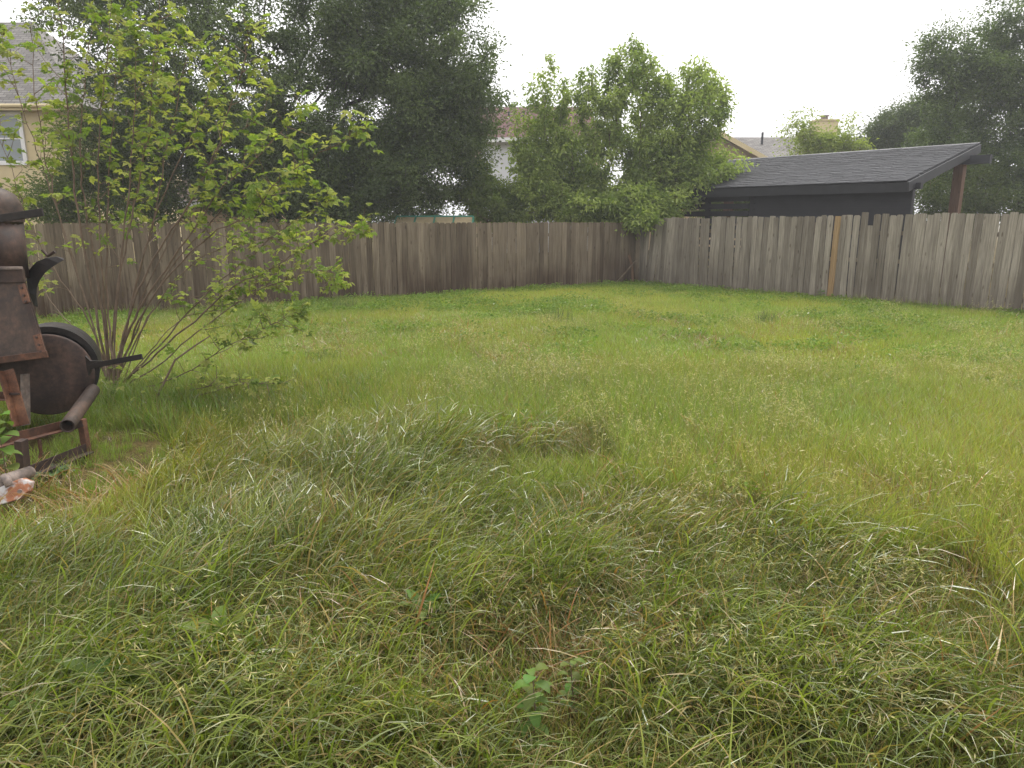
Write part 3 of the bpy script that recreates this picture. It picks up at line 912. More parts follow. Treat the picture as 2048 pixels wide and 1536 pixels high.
# stand
def angle_iron(a, b, w_, mat, name='frame_rail', side=ZUP):
    a, b = Vector(a), Vector(b)
    d = (b - a).normalized(); s1 = Vector(side); s1 = (s1 - d * s1.dot(d)).normalized(); s2 = d.cross(s1)
    m = MB()
    m.box((a + b) / 2 + s2 * w_ / 2, ((b - a).length, .008, w_), d, s1, s2)
    m.box((a + b) / 2 + s1 * (w_ / 2 + .004), ((b - a).length, w_, .008), d, s1, s2)
    return m.build(name, mat, mach, .001)


def ground_at(px, py, dy):
    p = Q(px, py, dy); return Vector((p.x, p.y, float(gz(p.x, p.y)) - .03))


angle_iron(Q(8, 742, -.42), Q(40, 852, -.5), .07, M['rust_orange'], 'leg', (1, 0, 0))
MB().bar(Q(50, 748, -.25), Q(52, 850, -.3), .085, .02, (0, 1, 0)).build('leg', M['grey_iron'], mach, .003)
MB().bar(Q(-60, 748, .2), ground_at(-60, 850, .2), .06, .03, (0, 1, 0)).build('leg', M['rust_red'], mach, .003)
angle_iron(Q(-30, 898, -1.0), Q(128, 858, -.5), .06, M['rust_red'])
angle_iron(Q(-110, 800, .35), Q(150, 795, .35), .06, M['rust_red'])
MB().bar(Q(42, 880, -.98), ground_at(47, 950, -.98), .075, .05, (0, 1, 0)).build('leg', M['rust_dark'], mach, .004)
MB().bar(Q(163, 838, -.45), ground_at(178, 930, -.47), .055, .045, (0, 1, 0)).build('leg', M['rust_red'], mach, .004)
angle_iron(Q(30, 962, -1.08), Q(175, 903, -.48), .06, M['rust_dark'])
MB().bar(Q(130, 858, -.5), Q(166, 845, -.46), .05, .05).build('frame_rail', M['rust_dark'], mach, .003)
MB().bar(ground_at(-70, 940, -.6), Q(-60, 800, -.3), .06, .05, (0, 1, 0)).build('leg', M['rust_red'], mach, .003)
MB().tube([Q(78, 878, -.72), Q(82, 905, -.72), Q(80, 915, -.72)], .012, 7).build('hook', M['rust_red'], mach)
MB().tube([Q(20, 788, -.47), Q(38, 788, -.50)], .010, 7).build('bolt', M['rust_dark'], mach)
# hitch clamp and chipped bracket
MB().tube([Q(60, 944, -1.15), Q(30, 956, -1.3), Q(-10, 972, -1.45)], [.04, .048, .045], 12).build('hitch_tube', M['grey_iron'], mach, smooth=True)
MB().tube([Q(8, 953, -1.42), Q(14, 960, -1.44), Q(20, 973, -1.46)], .025, 10).build('hitch_pin', M['grey_iron'], mach, smooth=True)
MB().poly([Q(-20, 983, -1.5), Q(22, 964, -1.45), Q(42, 956, -1.42), Q(60, 964, -1.42), Q(55, 983, -1.46), Q(38, 998, -1.5), Q(-20, 1016, -1.55)], (0, .05, -.015)).build('hitch_bracket', M['chipped'], mach, .007)
MB().tube([Q(40, 982, -1.50), Q(39, 983, -1.53)], .013, 8).build('hitch_bolt', M['grey_iron'], mach)

# ------------------------------------------------------------------ foliage tools
def unit(a):
    return a / np.maximum(np.linalg.norm(a, axis=-1, keepdims=True), 1e-9)


def leaf_arrays(cen, dirs, nrm, L, W, col, fold=0.25, droop=0.15):
    """four-point folded leaves: base, left, right, tip -> 2 triangles each"""
    n = len(cen)
    d = unit(dirs); nn = unit(nrm - d * np.sum(nrm * d, -1, keepdims=True)); s = np.cross(d, nn)
    L = L[:, None]; W = W[:, None]
    base = cen - d * L * .5
    tip = cen + d * L * .5 - nn * L * droop
    lft = cen + s * W * .5 + nn * W * fold - d * L * .06
    rgt = cen - s * W * .5 + nn * W * fold - d * L * .06
    V = np.stack([base, lft, tip, rgt], 1).reshape(-1, 3)
    i = np.arange(n) * 4
    F = np.concatenate([np.stack([i, i + 1, i + 2], 1), np.stack([i, i + 2, i + 3], 1)])
    C = np.repeat(col, 4, 0)
    return V, F, C


def grow(trunk, pts, rng, r_tip=0.007, expo=2.3, wpath=0.28, step=0.9, wob=0.12, sag=0.0):
    """branch skeleton reaching every point; returns nodes, parents, radii"""
    nodes = [np.array(p, float) for p in trunk]; par = [-1] + list(range(len(trunk) - 1))
    plen = [0.0]
    for i in range(1, len(trunk)): plen.append(plen[-1] + np.linalg.norm(nodes[i] - nodes[i - 1]))
    arr = np.zeros((len(pts) * 8 + len(trunk), 3)); pl = np.zeros(len(arr)); n = len(trunk)
    arr[:n] = np.array(nodes); pl[:n] = plen
    ok = np.ones(len(arr), bool); ok[:max(1, len(trunk) // 2)] = False
    order = np.argsort(np.linalg.norm(pts - arr[n - 1], axis=1))
    tips = []
    for oi in order:
        p = pts[oi]
        d = np.linalg.norm(arr[:n] - p, axis=1)
        cost = d + wpath * pl[:n] + np.where(ok[:n], 0, 50)
        j = int(np.argmin(cost)); m = max(1, min(6, int(math.ceil(d[j] / step))))
        a = arr[j].copy(); prev = j
        for q in range(1, m + 1):
            t = q / m
            x = a + (p - a) * t
            if q < m: x = x + rng.normal(0, wob * d[j] / m, 3) + np.array([0, 0, sag * d[j] * math.sin(math.pi * t)])
            arr[n] = x; par.append(prev); pl[n] = pl[prev] + np.linalg.norm(x - arr[prev]); prev = n; n += 1
        tips.append(prev)
    arr = arr[:n]; par = np.array(par)
    acc = np.zeros(n)
    kids = np.zeros(n, int)
    for i in range(n - 1, 0, -1): kids[par[i]] += 1
    for i in range(n - 1, 0, -1):
        if acc[i] == 0: acc[i] = r_tip ** expo
        acc[par[i]] += acc[i]
    return arr, par, acc ** (1 / expo), np.array(tips), kids


def tubes_np(a, b, ra, rb, k=5):
    d = unit(b - a); ref = np.where(np.abs(d[:, 2:3]) < .9, np.array([[0, 0, 1.]]), np.array([[1., 0, 0]]))
    u = unit(np.cross(d, ref)); w = np.cross(d, u)
    ang = np.arange(k) * 2 * math.pi / k
    ring = u[:, None, :] * np.cos(ang)[None, :, None] + w[:, None, :] * np.sin(ang)[None, :, None]
    V = np.concatenate([a[:, None] + ring * ra[:, None, None], b[:, None] + ring * rb[:, None, None]], 1).reshape(-1, 3)
    i = np.arange(len(a))[:, None] * 2 * k; j = np.arange(k)[None, :]; j2 = (j + 1) % k
    F = np.stack([i + j, i + j2, i + k + j2, i + k + j], -1).reshape(-1, 4)
    return V, F


def ellipsoid_points(rng, n, c, r, shell=0.35):
    v = unit(rng.normal(size=(n, 3)))
    rad = (shell + (1 - shell) * rng.random(n)) ** 0.6
    return np.array(c) + v * rad[:, None] * np.array(r)


def make_tree(name, label, cat, base, trunk, pts, rng, leaf_n, leaf_L, leaf_W, colA, colB, mat, spread, trunk_r, hang=0.2, up=0.0,
              group=None, r_tip=.006, step=.9, wpath=.28, limb_min=.045, tone_z=None, bark='bark'):
    root = empty(name, base, label, cat, group)
    off = np.array(base, float)
    arr, par, rad, tips, kids = grow(trunk, pts, rng, r_tip=r_tip, step=step, wpath=wpath)
    rad = rad * (trunk_r / rad[0]) if rad[0] > trunk_r else rad
    nt_n = len(trunk)
    child = np.arange(1, len(arr)); pa = par[child]
    is_trunk = child < nt_n
    r_c, r_p = rad[child], np.minimum(rad[pa], rad[child] * 1.25)
    def build(sel, nm, k):
        if sel.sum() == 0: return
        V, F = tubes_np(arr[pa[sel]] - off, arr[child[sel]] - off, r_p[sel], r_c[sel], k)
        link_mesh(nm, fast_mesh(nm, V, [F], smooth=True), M[bark], root)
    tr = [(Vector(p), max(float(rad[i]), trunk_r * (1 - .35 * i / max(1, nt_n - 1)))) for i, p in enumerate(trunk)]
    tr[0] = (tr[0][0] - Vector((0, 0, .15)), tr[0][1] * 1.35)
    MB().tube([p for p, r in tr], [r for p, r in tr], 12).build('trunk', M[bark], root, smooth=True)
    # main limbs each an object
    big = (~is_trunk) & (r_c >= limb_min)
    lead = np.full(len(arr), -1)
    for i in range(nt_n, len(arr)):
        lead[i] = i if par[i] < nt_n else lead[par[i]]
    for l in np.unique(lead[child[big]]):
        build(big & (lead[child] == l), 'limb', 8)
    build((~is_trunk) & (r_c < limb_min), 'branches', 4)
    # leaves round the thin wood
    thin = np.where((rad < .03) & (np.arange(len(arr)) >= nt_n))[0]
    w = np.where(np.isin(thin, tips), 1.6, 0.7)
    pick = rng.choice(thin, leaf_n, p=w / w.sum())
    t = rng.random((leaf_n, 1)) ** .7
    cpos = arr[pick] * t + arr[par[pick]] * (1 - t)
    # clumpiness: each node has its own spread
    sp_ = spread * (0.5 + rng.random(len(arr)))[pick][:, None]
    o3 = rng.normal(size=(leaf_n, 3)) * sp_ * np.array([1, 1, .75])
    cpos = cpos + o3
    dirs = unit(o3 + rng.normal(size=(leaf_n, 3)) * spread * .9 + np.array([0, 0, up - hang]) * spread)
    nrm = unit(rng.normal(size=(leaf_n, 3)) * .75 + np.array([0, 0, 1.0]))
    mixv = np.clip(rng.random(leaf_n) * .5 + rng.random(len(arr))[pick] * .75 - .12, 0, 1)[:, None]
    col = np.array(colA) * (1 - mixv) + np.array(colB) * mixv
    L = leaf_L * rng.uniform(.65, 1.25, leaf_n); W = leaf_W * rng.uniform(.7, 1.2, leaf_n)
    V, F, C = leaf_arrays(cpos - off, dirs, nrm, L, W, col)
    link_mesh('crown', fast_mesh('crown', V, [F], C), mat, root)
    return root


# ------------------------------------------------------------------ big live oak behind the brown fence
rng = np.random.default_rng(21)
OY = 22.0
pts = np.concatenate([
    ellipsoid_points(rng, 760, (-7.6, OY, 6.4), (7.0, 3.8, 4.6), .25),
    ellipsoid_points(rng, 230, (-2.7, OY - .3, 6.2), (2.4, 2.2, 2.7), .2),
    ellipsoid_points(rng, 330, (-4.3, OY - .6, 2.9), (3.4, 1.9, 1.6), .12),
    ellipsoid_points(rng, 90, (-1.6, OY, 4.6), (1.5, 1.5, 1.6), .2),
    ellipsoid_points(rng, 150, (-10.3, OY + .3, 4.2), (3.2, 2.2, 1.9), .2),
    ellipsoid_points(rng, 130, (-7.6, OY + .6, 2.9), (2.4, 1.5, 1.2), .2),
])
# an open window in the crown where the limbs arch over the gap
gap = ((pts[:, 0] + 4.6) / 1.5) ** 2 + ((pts[:, 2] - 5.0) / .4) ** 2 < 1
gap &= rng.random(len(pts)) < .5
pts = pts[~gap & (pts[:, 2] > 1.3) & ~((pts[:, 0] < -11.3) & (pts[:, 2] < 7.2))]
trunk = [(-6.3, OY, 0), (-6.25, OY, 1.0), (-6.35, OY, 1.9), (-6.3, OY, 2.9), (-6.6, OY + .1, 4.2), (-6.9, OY + .1, 5.6)]
make_tree('oak_tree', 'huge dark evergreen oak spreading behind the brown fence', 'tree', (-6.3, OY, 0), trunk, pts, rng,
          340000, .105, .055, (0.052, 0.080, 0.032), (0.165, 0.215, 0.080), M['oak'], .21, .40, .1, step=.8, r_tip=.0085)

# pale multi-stemmed tree behind the fence corner
def px_pts(rng, n, ells):
    out = []
    tot = sum(e[5] for e in ells)
    for (px, py, Y, rx, rz, w_) in ells:
        c = P(px, py, Y); sc = Y / FPX
        out.append(ellipsoid_points(rng, int(n * w_ / tot), c, (rx * sc, min(rx, rz) * sc * .8 + .3, rz * sc), .15))
    return np.concatenate(out)


rng = np.random.default_rng(33)
PY = 22.6
pts = px_pts(rng, 900, [(1235, 335, PY, 215, 95, 6), (1085, 325, PY, 72, 85, 2.6), (1262, 205, PY, 75, 100, 2.2), (1385, 235, PY, 75, 85, 2.2), (1400, 335, PY + .3, 85, 55, 1.4),
                        (1165, 245, PY, 85, 65, 1.4), (1110, 395, PY - .4, 115, 55, 2.0), (1290, 415, PY - 1.3, 95, 45, 1.6), (1250, 415, 20.9, 125, 40, 2.2), (1285, 440, 20.35, 40, 18, .4), (1180, 420, PY - .8, 110, 35, 1.8), (1060, 415, PY - .5, 70, 40, 1.2), (1370, 365, PY - .6, 75, 40, 1.2), (1330, 280, PY, 90, 70, 1.5)])
# upright shoots that poke out of the top
shoots = []
for px, y0, y1 in ((1030, 300, 210), (1085, 240, 150), (1130, 240, 160), (1290, 160, 95), (1185, 220, 135), (1310, 210, 140), (1420, 190, 140), (1103, 240, 112), (1060, 260, 172), (1160, 230, 145), (1266, 150, 78), (1215, 190, 120), (1400, 170, 125), (1450, 220, 170), (1340, 200, 150), (1372, 200, 135), (1440, 250, 190), (1240, 160, 100)):
    for q in range(5):
        t = q / 4; p = P(px + random.uniform(-7, 7), y0 + (y1 - y0) * t, PY); shoots.append(p)
pts = np.concatenate([pts, np.array([tuple(p) for p in shoots])])
bx_ = P(1215, 440, PY)
trunk = [(bx_.x, PY, 0), (bx_.x, PY, .4), (bx_.x + .03, PY, .9), (bx_.x + .02, PY, 1.6), (bx_.x + .02, PY - .05, 2.3)]
make_tree('pale_tree', 'pale green leafy tree leaning over the fence corner', 'tree', (bx_.x, PY, 0), trunk, pts, rng,
          76000, .135, .062, (0.14, 0.20, 0.055), (0.38, 0.44, 0.14), M['pale'], .135, .13, .75, r_tip=.006, step=.7, wpath=.5, bark='stem')

# low bright shrub left of it
rng = np.random.default_rng(35)
pts = px_pts(rng, 190, [(985, 405, 22.0, 65, 50, 2), (950, 365, 22.4, 35, 50, 1)])
bx_ = P(980, 440, 22.0)
make_tree('garden_shrub', 'light green shrub between the oak and the pale tree', 'shrub', (bx_.x, 22.0, 0), [(bx_.x, 22, 0), (bx_.x, 22, .3), (bx_.x, 22, .7)], pts, rng,
          14000, .10, .05, (0.10, 0.15, 0.04), (0.22, 0.265, 0.085), M['pale'], .14, .06, .4, step=.6, bark='stem')

# trees on the right behind the shed
rng = np.random.default_rng(41)
RY = 27.0
pts = np.concatenate([px_pts(rng, 620, [(2060, 120, RY, 150, 130, 5), (1960, 170, RY - .5, 110, 75, 3), (2040, 330, RY - 1, 190, 110, 6), (1880, 115, RY, 50, 55, .9), (1900, 300, RY, 90, 70, 2)])])
bx_ = P(2030, 440, RY)
make_tree('shade_tree', 'tall dark green tree rising at the right edge beside the shed', 'tree', (bx_.x, RY, 0), [(bx_.x, RY, 0), (bx_.x, RY, 1), (bx_.x + .1, RY, 2.0), (bx_.x + .1, RY, 3.2), (bx_.x + .2, RY, 4.6)], pts, rng,
          90000, .115, .06, (0.054, 0.084, 0.030), (0.165, 0.22, 0.075), M['oak'], .22, .26, .2, step=.8)
rng = np.random.default_rng(43)
RY2 = 33.0
pts = px_pts(rng, 330, [(1800, 265, RY2, 80, 48, 3), (1880, 240, RY2, 80, 60, 2), (1810, 330, RY2, 90, 70, 2)])
bx_ = P(1820, 440, RY2)
make_tree('far_tree', 'rounded grey-green tree behind the shed roof', 'tree', (bx_.x, RY2, 0), [(bx_.x, RY2, 0), (bx_.x, RY2, 1), (bx_.x, RY2, 2.4)], pts, rng,
          42000, .12, .06, (0.06, 0.085, 0.04), (0.16, 0.2, 0.09), M['oak'], .25, .2, .2, step=.8)
rng = np.random.default_rng(45)
RY3 = 30.0
pts = px_pts(rng, 190, [(1665, 288, RY3, 70, 22, 3), (1610, 272, RY3, 22, 32, 1), (1640, 320, RY3, 110, 40, 2)])
sh_ = []
for px, y0, y1 in ((1592, 250, 225), (1622, 250, 218), (1703, 270, 228), (1677, 265, 238), (1575, 275, 252)):
    for q in range(4): p = P(px + random.uniform(-4, 4), y0 + (y1 - y0) * q / 3, RY3); sh_.append(tuple(p))
pts = np.concatenate([pts, np.array(sh_)])
bx_ = P(1650, 440, RY3)
make_tree('young_tree', 'bright yellow-green young tree in front of the chimney', 'tree', (bx_.x, RY3, 0), [(bx_.x, RY3, 0), (bx_.x, RY3, .7), (bx_.x, RY3, 1.6)], pts, rng,
          6500, .13, .065, (0.19, 0.24, 0.065), (0.36, 0.40, 0.12), M['pale'], .17, .09, .4, step=.7, bark='stem')
# low green behind the shed, seen through its open end and slats
rng = np.random.default_rng(47)
for lab, px, Y, rx, rz in (('dense green hedge bush behind the open right end of the shed', 1930, 24.6, 120, 60), ('light green bush glimpsed between the slats of the shed', 1470, 27.5, 110, 45)):
    pts = px_pts(rng, 120, [(px, 405, Y, rx, rz, 1)])
    pts = pts[pts[:, 2] > .3]
    bx_ = P(px, 440, Y)
    make_tree('hedge_bush', lab, 'bush', (bx_.x, Y, 0), [(bx_.x, Y, 0), (bx_.x, Y, .3), (bx_.x, Y, .6)], pts, rng,
              14000, .10, .05, (0.045, 0.068, 0.022), (0.12, 0.15, 0.045), M['pale'], .24, .07, .3, step=.7, bark='stem')
# backdrop bush behind the left part of the brown fence
rng = np.random.default_rng(49)
pts = px_pts(rng, 260, [(150, 400, 20.0, 130, 60, 1), (300, 400, 21.0, 90, 60, .8), (200, 300, 20.3, 75, 80, 1.2)])
pts = pts[pts[:, 2] > .3]
bx_ = P(180, 440, 20.3)
make_tree('backdrop_bush', 'tall green bush behind the brown fence at far left', 'bush', (bx_.x, 20.3, 0), [(bx_.x, 20.3, 0), (bx_.x, 20.3, .3), (bx_.x, 20.3, .8)], pts, rng,
          26000, .10, .05, (0.06, 0.09, 0.03), (0.17, 0.21, 0.065), M['pale'], .24, .08, .3, step=.7, bark='stem')

# ------------------------------------------------------------------ multi-stemmed shrub beside the machine
SY = 7.35
sb = G(222, 800)
shrub = empty('leafy_shrub', (sb.x, sb.y, float(gz(sb.x, sb.y))), 'tall bright green shrub with many thin brown stems beside the rusty machine', 'shrub')
rnd = random.Random(17); rng = np.random.default_rng(17)


def leaflet(verts, faces, base, d, n, L, W):
    """lobed leaflet, 8 points"""
    d = d.normalized(); n = (n - d * n.dot(d)).normalized(); s_ = d.cross(n)
    b = len(verts)
    prof = [(0, 0), (.22, .34), (.40, .24), (.55, .5), (.72, .22), (1.0, 0), (.72, -.22), (.55, -.5), (.40, -.24), (.22, -.34)]
    for t, w_ in prof:
        verts.append(base + d * (L * t) + s_ * (W * w_) + n * (abs(w_) * W * .35 - t * t * L * .22))
    # fan about the midrib: left half and right half
    faces.append((b, b + 1, b + 2, b + 5)); faces.append((b + 2, b + 3, b + 4, b + 5))
    faces.append((b, b + 5, b + 8, b + 9)); faces.append((b + 5, b + 6, b + 7, b + 8))


def compound_leaf(seed):
    r = random.Random(seed); v, f = [], []
    L = .085
    stalk = Vector((1, 0, 0))
    nl = r.choice((3, 3, 5))
    # terminal
    leaflet(v, f, Vector((.06, 0, 0)), Vector((1, r.uniform(-.15, .15), -.15)), Vector((0, r.uniform(-.3, .3), 1)), L * r.uniform(.9, 1.2), L * r.uniform(.6, .8))
    for k_ in range((nl - 1) // 2):
        for sg in (-1, 1):
            leaflet(v, f, Vector((.055 - .03 * k_, 0, 0)), Vector((.55 - .3 * k_, sg * r.uniform(.7, 1.0), r.uniform(-.3, .1))), Vector((0, sg * .2, 1)), L * r.uniform(.7, .95), L * r.uniform(.5, .7))
    b = len(v); w_ = .0018
    v += [Vector((0, -w_, 0)), Vector((.065, -w_, 0)), Vector((.065, w_, 0)), Vector((0, w_, 0))]
    f.append((b, b + 1, b + 2, b + 3))
    return v, f


LV = [compound_leaf(i) for i in range(8)]
LVnp = [(np.array([tuple(p) for p in v]), np.array(f)) for v, f in LV]
leaf_cols = [(0.25, 0.31, 0.075), (0.33, 0.37, 0.10), (0.17, 0.24, 0.055), (0.40, 0.41, 0.13)]
leaf_meshes = []
for i, (v, f) in enumerate(LVnp):
    col = np.tile(np.array(leaf_cols[i % 4]) * rng.uniform(.85, 1.1), (len(v), 1))
    me = fast_mesh('leaf', v, [f], col); me.materials.append(M['shrub']); leaf_meshes.append((me, col))

# stems as pixel polylines (x, y) with end depth; all rise from the same stool
stems = [
    ([(212, 730), (185, 590), (155, 420), (138, 250), (128, 110), (118, -40)], -.3, .017),
    ([(218, 735), (196, 560), (172, 420), (160, 300), (170, 150), (190, 20)], .2, .014),
    ([(226, 740), (216, 600), (214, 440), (222, 300), (230, 160), (236, 30)], .4, .013),
    ([(224, 735), (232, 600), (262, 440), (292, 300), (302, 180), (316, 60), (318, -30)], .1, .013),
    ([(230, 740), (262, 620), (306, 520), (372, 420), (420, 330), (462, 210), (492, 110), (498, 50)], -.3, .014),
    ([(232, 742), (268, 640), (330, 540), (400, 440), (440, 380), (500, 330), (560, 265), (606, 215)], -.5, .013),
    ([(236, 745), (280, 640), (330, 560), (420, 470), (500, 430), (560, 360), (640, 305), (724, 268)], -.6, .012),
    ([(240, 750), (290, 650), (350, 560), (430, 500), (520, 480), (585, 478)], .3, .010),
    ([(235, 748), (255, 650), (285, 520), (318, 400), (330, 300), (352, 220), (372, 110), (385, 80)], .5, .012),
    ([(228, 745), (230, 640), (246, 500), (270, 390), (300, 260), (320, 160)], .7, .010),
    ([(214, 735), (176, 640), (110, 540), (62, 450), (30, 360), (-10, 260)], .1, .011),
    ([(212, 740), (150, 660), (100, 600), (60, 520), (40, 440)], .5, .008),
    ([(208, 735), (170, 600), (120, 440), (88, 300), (66, 160), (60, 20)], .3, .012),
    ([(206, 735), (160, 560), (100, 380), (55, 250), (20, 130), (0, 60)], .6, .010),
    ([(244, 770), (300, 720), (390, 640), (470, 570), (520, 550), (600, 500), (660, 470), (725, 462)], -.7, .012),
    ([(248, 775), (310, 735), (400, 660), (500, 590), (570, 560), (640, 540), (668, 560)], -.4, .010),
    ([(250, 780), (310, 770), (380, 740), (460, 690), (540, 650), (600, 620)], -.8, .009),
    ([(250, 790), (320, 800), (400, 775), (480, 765), (560, 768)], -.9, .008),
    ([(246, 772), (300, 700), (360, 640), (430, 620), (460, 600)], .2, .008),
    ([(248, 760), (310, 612), (400, 592), (470, 572), (560, 575)], .4, .008),
    ([(246, 765), (320, 690), (420, 580), (510, 505), (590, 440), (660, 400)], .1, .011),
    ([(220, 730), (205, 560), (196, 400), (200, 240), (215, 100), (226, -10)], -.1, .012),
    ([(236, 745), (275, 560), (330, 380), (395, 250), (420, 170), (440, 120)], .2, .011),
    ([(230, 742), (300, 560), (370, 420), (440, 300), (520, 230), (540, 170)], .4, .010),
    ([(240, 750), (300, 600), (390, 480), (470, 400), (540, 390), (600, 350)], -.2, .010),
    ([(226, 740), (240, 520), (262, 330), (270, 180), (268, 60)], -.4, .012),
]
leaf_sites = []


def stem_curve(poly, dy, r0):
    n = len(poly)
    pts = [P(x, y, SY + dy * (i / (n - 1)) ** .8 + (0 if i else rnd.uniform(-.15, .15))) for i, (x, y) in enumerate(poly)]
    foot = Vector((sb.x + (pts[0].x - sb.x) * .6, pts[0].y * .6 + sb.y * .4, float(gz(sb.x, sb.y)) - .02))
    pts = [foot] + pts
    # Catmull-Rom resample
    out = []
    for i in range(len(pts) - 1):
        p0, p1, p2, p3 = pts[max(i - 1, 0)], pts[i], pts[i + 1], pts[min(i + 2, len(pts) - 1)]
        for q in range(5):
            t = q / 5
            out.append(.5 * ((2 * p1) + (p2 - p0) * t + (2 * p0 - 5 * p1 + 4 * p2 - p3) * t * t + (3 * p1 - p0 - 3 * p2 + p3) * t ** 3))
    out.append(pts[-1])
    return [p + Vector((rnd.gauss(0, .006), rnd.gauss(0, .01), rnd.gauss(0, .006))) if 0 < i < len(out) - 1 else p for i, p in enumerate(out)]


for poly, dy, r0 in stems:
    c = stem_curve(poly, dy, r0)
    n = len(c)
    mb = MB().tube(c, [r0 * (1 - .82 * i / (n - 1)) for i in range(n)], 6)
    low = poly[-1][1] > 440
    for i in range(4, n):
        t = i / (n - 1)
        if t < .4 or c[i].z < 1.1 and rnd.random() < .75 and not low: continue
        # side twigs
        nt_ = 1 if rnd.random() < (.82 if t > .55 else .45) else 0
        if t > .6 and rnd.random() < .35: nt_ += 1
        if low and t > .62 and rnd.random() < .6: nt_ += 1
        for _ in range(nt_):
            d = (c[i] - c[i - 1]).normalized()
            sd_ = Vector((rnd.gauss(0, 1), rnd.gauss(0, .8), rnd.gauss(.25, .5))); sd_ = (sd_ - d * sd_.dot(d)).normalized()
            L = rnd.uniform(.12, .5) * (1.15 - .6 * t) * (.85 if low else 1.1)
            q = [c[i]]
            dirn = (d * .55 + sd_ * .9).normalized()
            for s_ in range(3):
                dirn = (dirn + Vector((rnd.gauss(0, .15), rnd.gauss(0, .15), rnd.gauss(.05, .12)))).normalized()
                q.append(q[-1] + dirn * L / 3)
            mb.tube(q, [.0042, .0035, .0026, .0016], 4)
            for s_ in range(1, 4):
                for _k in range(rnd.choice((1, 1, 2)) + (1 if s_ == 3 else 0)):
                    leaf_sites.append((q[s_], dirn, .8 if low else 1.0))
        if t > .6 and rnd.random() < .9:
            for _k in range(1): leaf_sites.append((c[i], (c[i] - c[i - 1]).normalized(), .75 if low else 1.0))
    for _k in range(6): leaf_sites.append((c[-1], (c[-1] - c[-2]).normalized(), .9))
    mb.build('stem', M['stem'], shrub)
# low leafy shoots round the foot
for _ in range(130):
    a = rnd.uniform(0, 2 * math.pi); R = rnd.uniform(.1, 1.0)
    x, y = sb.x + .35 + math.cos(a) * R * 1.2, sb.y - .1 + math.sin(a) * R * .6
    if y < 5.9 and x < -2.9: continue
    leaf_sites.append((Vector((x, y, float(gz(x, y)) + rnd.uniform(.1, .4))), Vector((math.cos(a), math.sin(a), .2)), .75))

mats_ = []
for p, d, scl in leaf_sites:
    x = (d * .4 + Vector((rnd.gauss(0, .8), rnd.gauss(0, .8), rnd.gauss(-.05, .4)))).normalized()
    zz = Vector((rnd.gauss(0, .45), rnd.gauss(-.15, .45), 1.0)); zz = (zz - x * zz.dot(x)).normalized(); yv = zz.cross(x)
    s_ = scl * rnd.choice((rnd.uniform(.4, .75), rnd.uniform(.7, 1.15))) * .98
    mats_.append((Matrix(((x.x * s_, yv.x * s_, zz.x * s_, p.x), (x.y * s_, yv.y * s_, zz.y * s_, p.y), (x.z * s_, yv.z * s_, zz.z * s_, p.z), (0, 0, 0, 1))), s_ / max(1, (p - Vector((0, 0, CAM_H))).length)))
order = sorted(range(len(mats_)), key=lambda i: -mats_[i][1])
first = set(order[:300])
offm = Matrix.Translation(-shrub.location)
VV, F4, CC, nb_ = [], [], [], 0
for i, (mt, _) in enumerate(mats_):
    k_ = rnd.randrange(8)
    if i in first:
        o = bpy.data.objects.new('leaf', leaf_meshes[k_][0]); COL.objects.link(o); o.parent = shrub
        o.matrix_local = offm @ mt
    else:
        A = np.array(offm @ mt); v, f = LVnp[k_]
        VV.append(v @ A[:3, :3].T + A[:3, 3]); F4.append(f + nb_); nb_ += len(v)
        CC.append(leaf_meshes[k_][1] * rnd.uniform(.65, 1.2))
fo = link_mesh('foliage', fast_mesh('foliage', np.concatenate(VV), [np.concatenate(F4)], np.concatenate(CC)), M['shrub'], shrub)
tag(fo, kind='stuff')

# cut branches lying in the grass right of the shrub
for lab, poly, r0 in (('bare brown cut branch lying low in the grass right of the shrub', [(316, 812), (400, 790), (480, 768), (560, 762)], .011),
                      ('bare brown stick leaning up from the grass in front of the shrub', [(292, 765), (350, 720), (392, 690), (420, 672)], .012)):
    n = len(poly)
    pts = [P(x, y, 6.75 + .1 * i) for i, (x, y) in enumerate(poly)]
    pts[0].z = float(gz(pts[0].x, pts[0].y)) + .0
    o = MB().tube(pts, [r0 * (1 - .5 * i / (n - 1)) for i in range(n)], 7).build('cut_branch', M['stem'])
    tag(o, lab, 'branch')

# ------------------------------------------------------------------ broad-leaved weeds in the lawn
def broad_leaf(v, f, c, base, az, el, L, W, col, curl=.5):
    """arched leaf blade with a midrib fold"""
    n = 6; b = len(v)
    d0 = Vector((math.cos(az), math.sin(az), 0)); s_ = Vector((-math.sin(az), math.cos(az), 0))
    p = Vector(base); e = el
    for i in range(n + 1):
        t = i / n
        w_ = W * (math.sin(math.pi * min(1, t * .93 + .07)) ** .8) * .5
        up = Vector((-math.cos(az) * math.sin(e), -math.sin(az) * math.sin(e), math.cos(e)))
        v += [p + s_ * w_ + up * w_ * .3, p, p - s_ * w_ + up * w_ * .3]
        c += [col] * 3
        p = p + (d0 * math.cos(e) + ZUP * math.sin(e)) * (L / n); e -= curl / n * 2
    for i in range(n):
        q = b + i * 3
        f += [(q, q + 1, q + 4, q + 3), (q + 1, q + 2, q + 5, q + 4)]


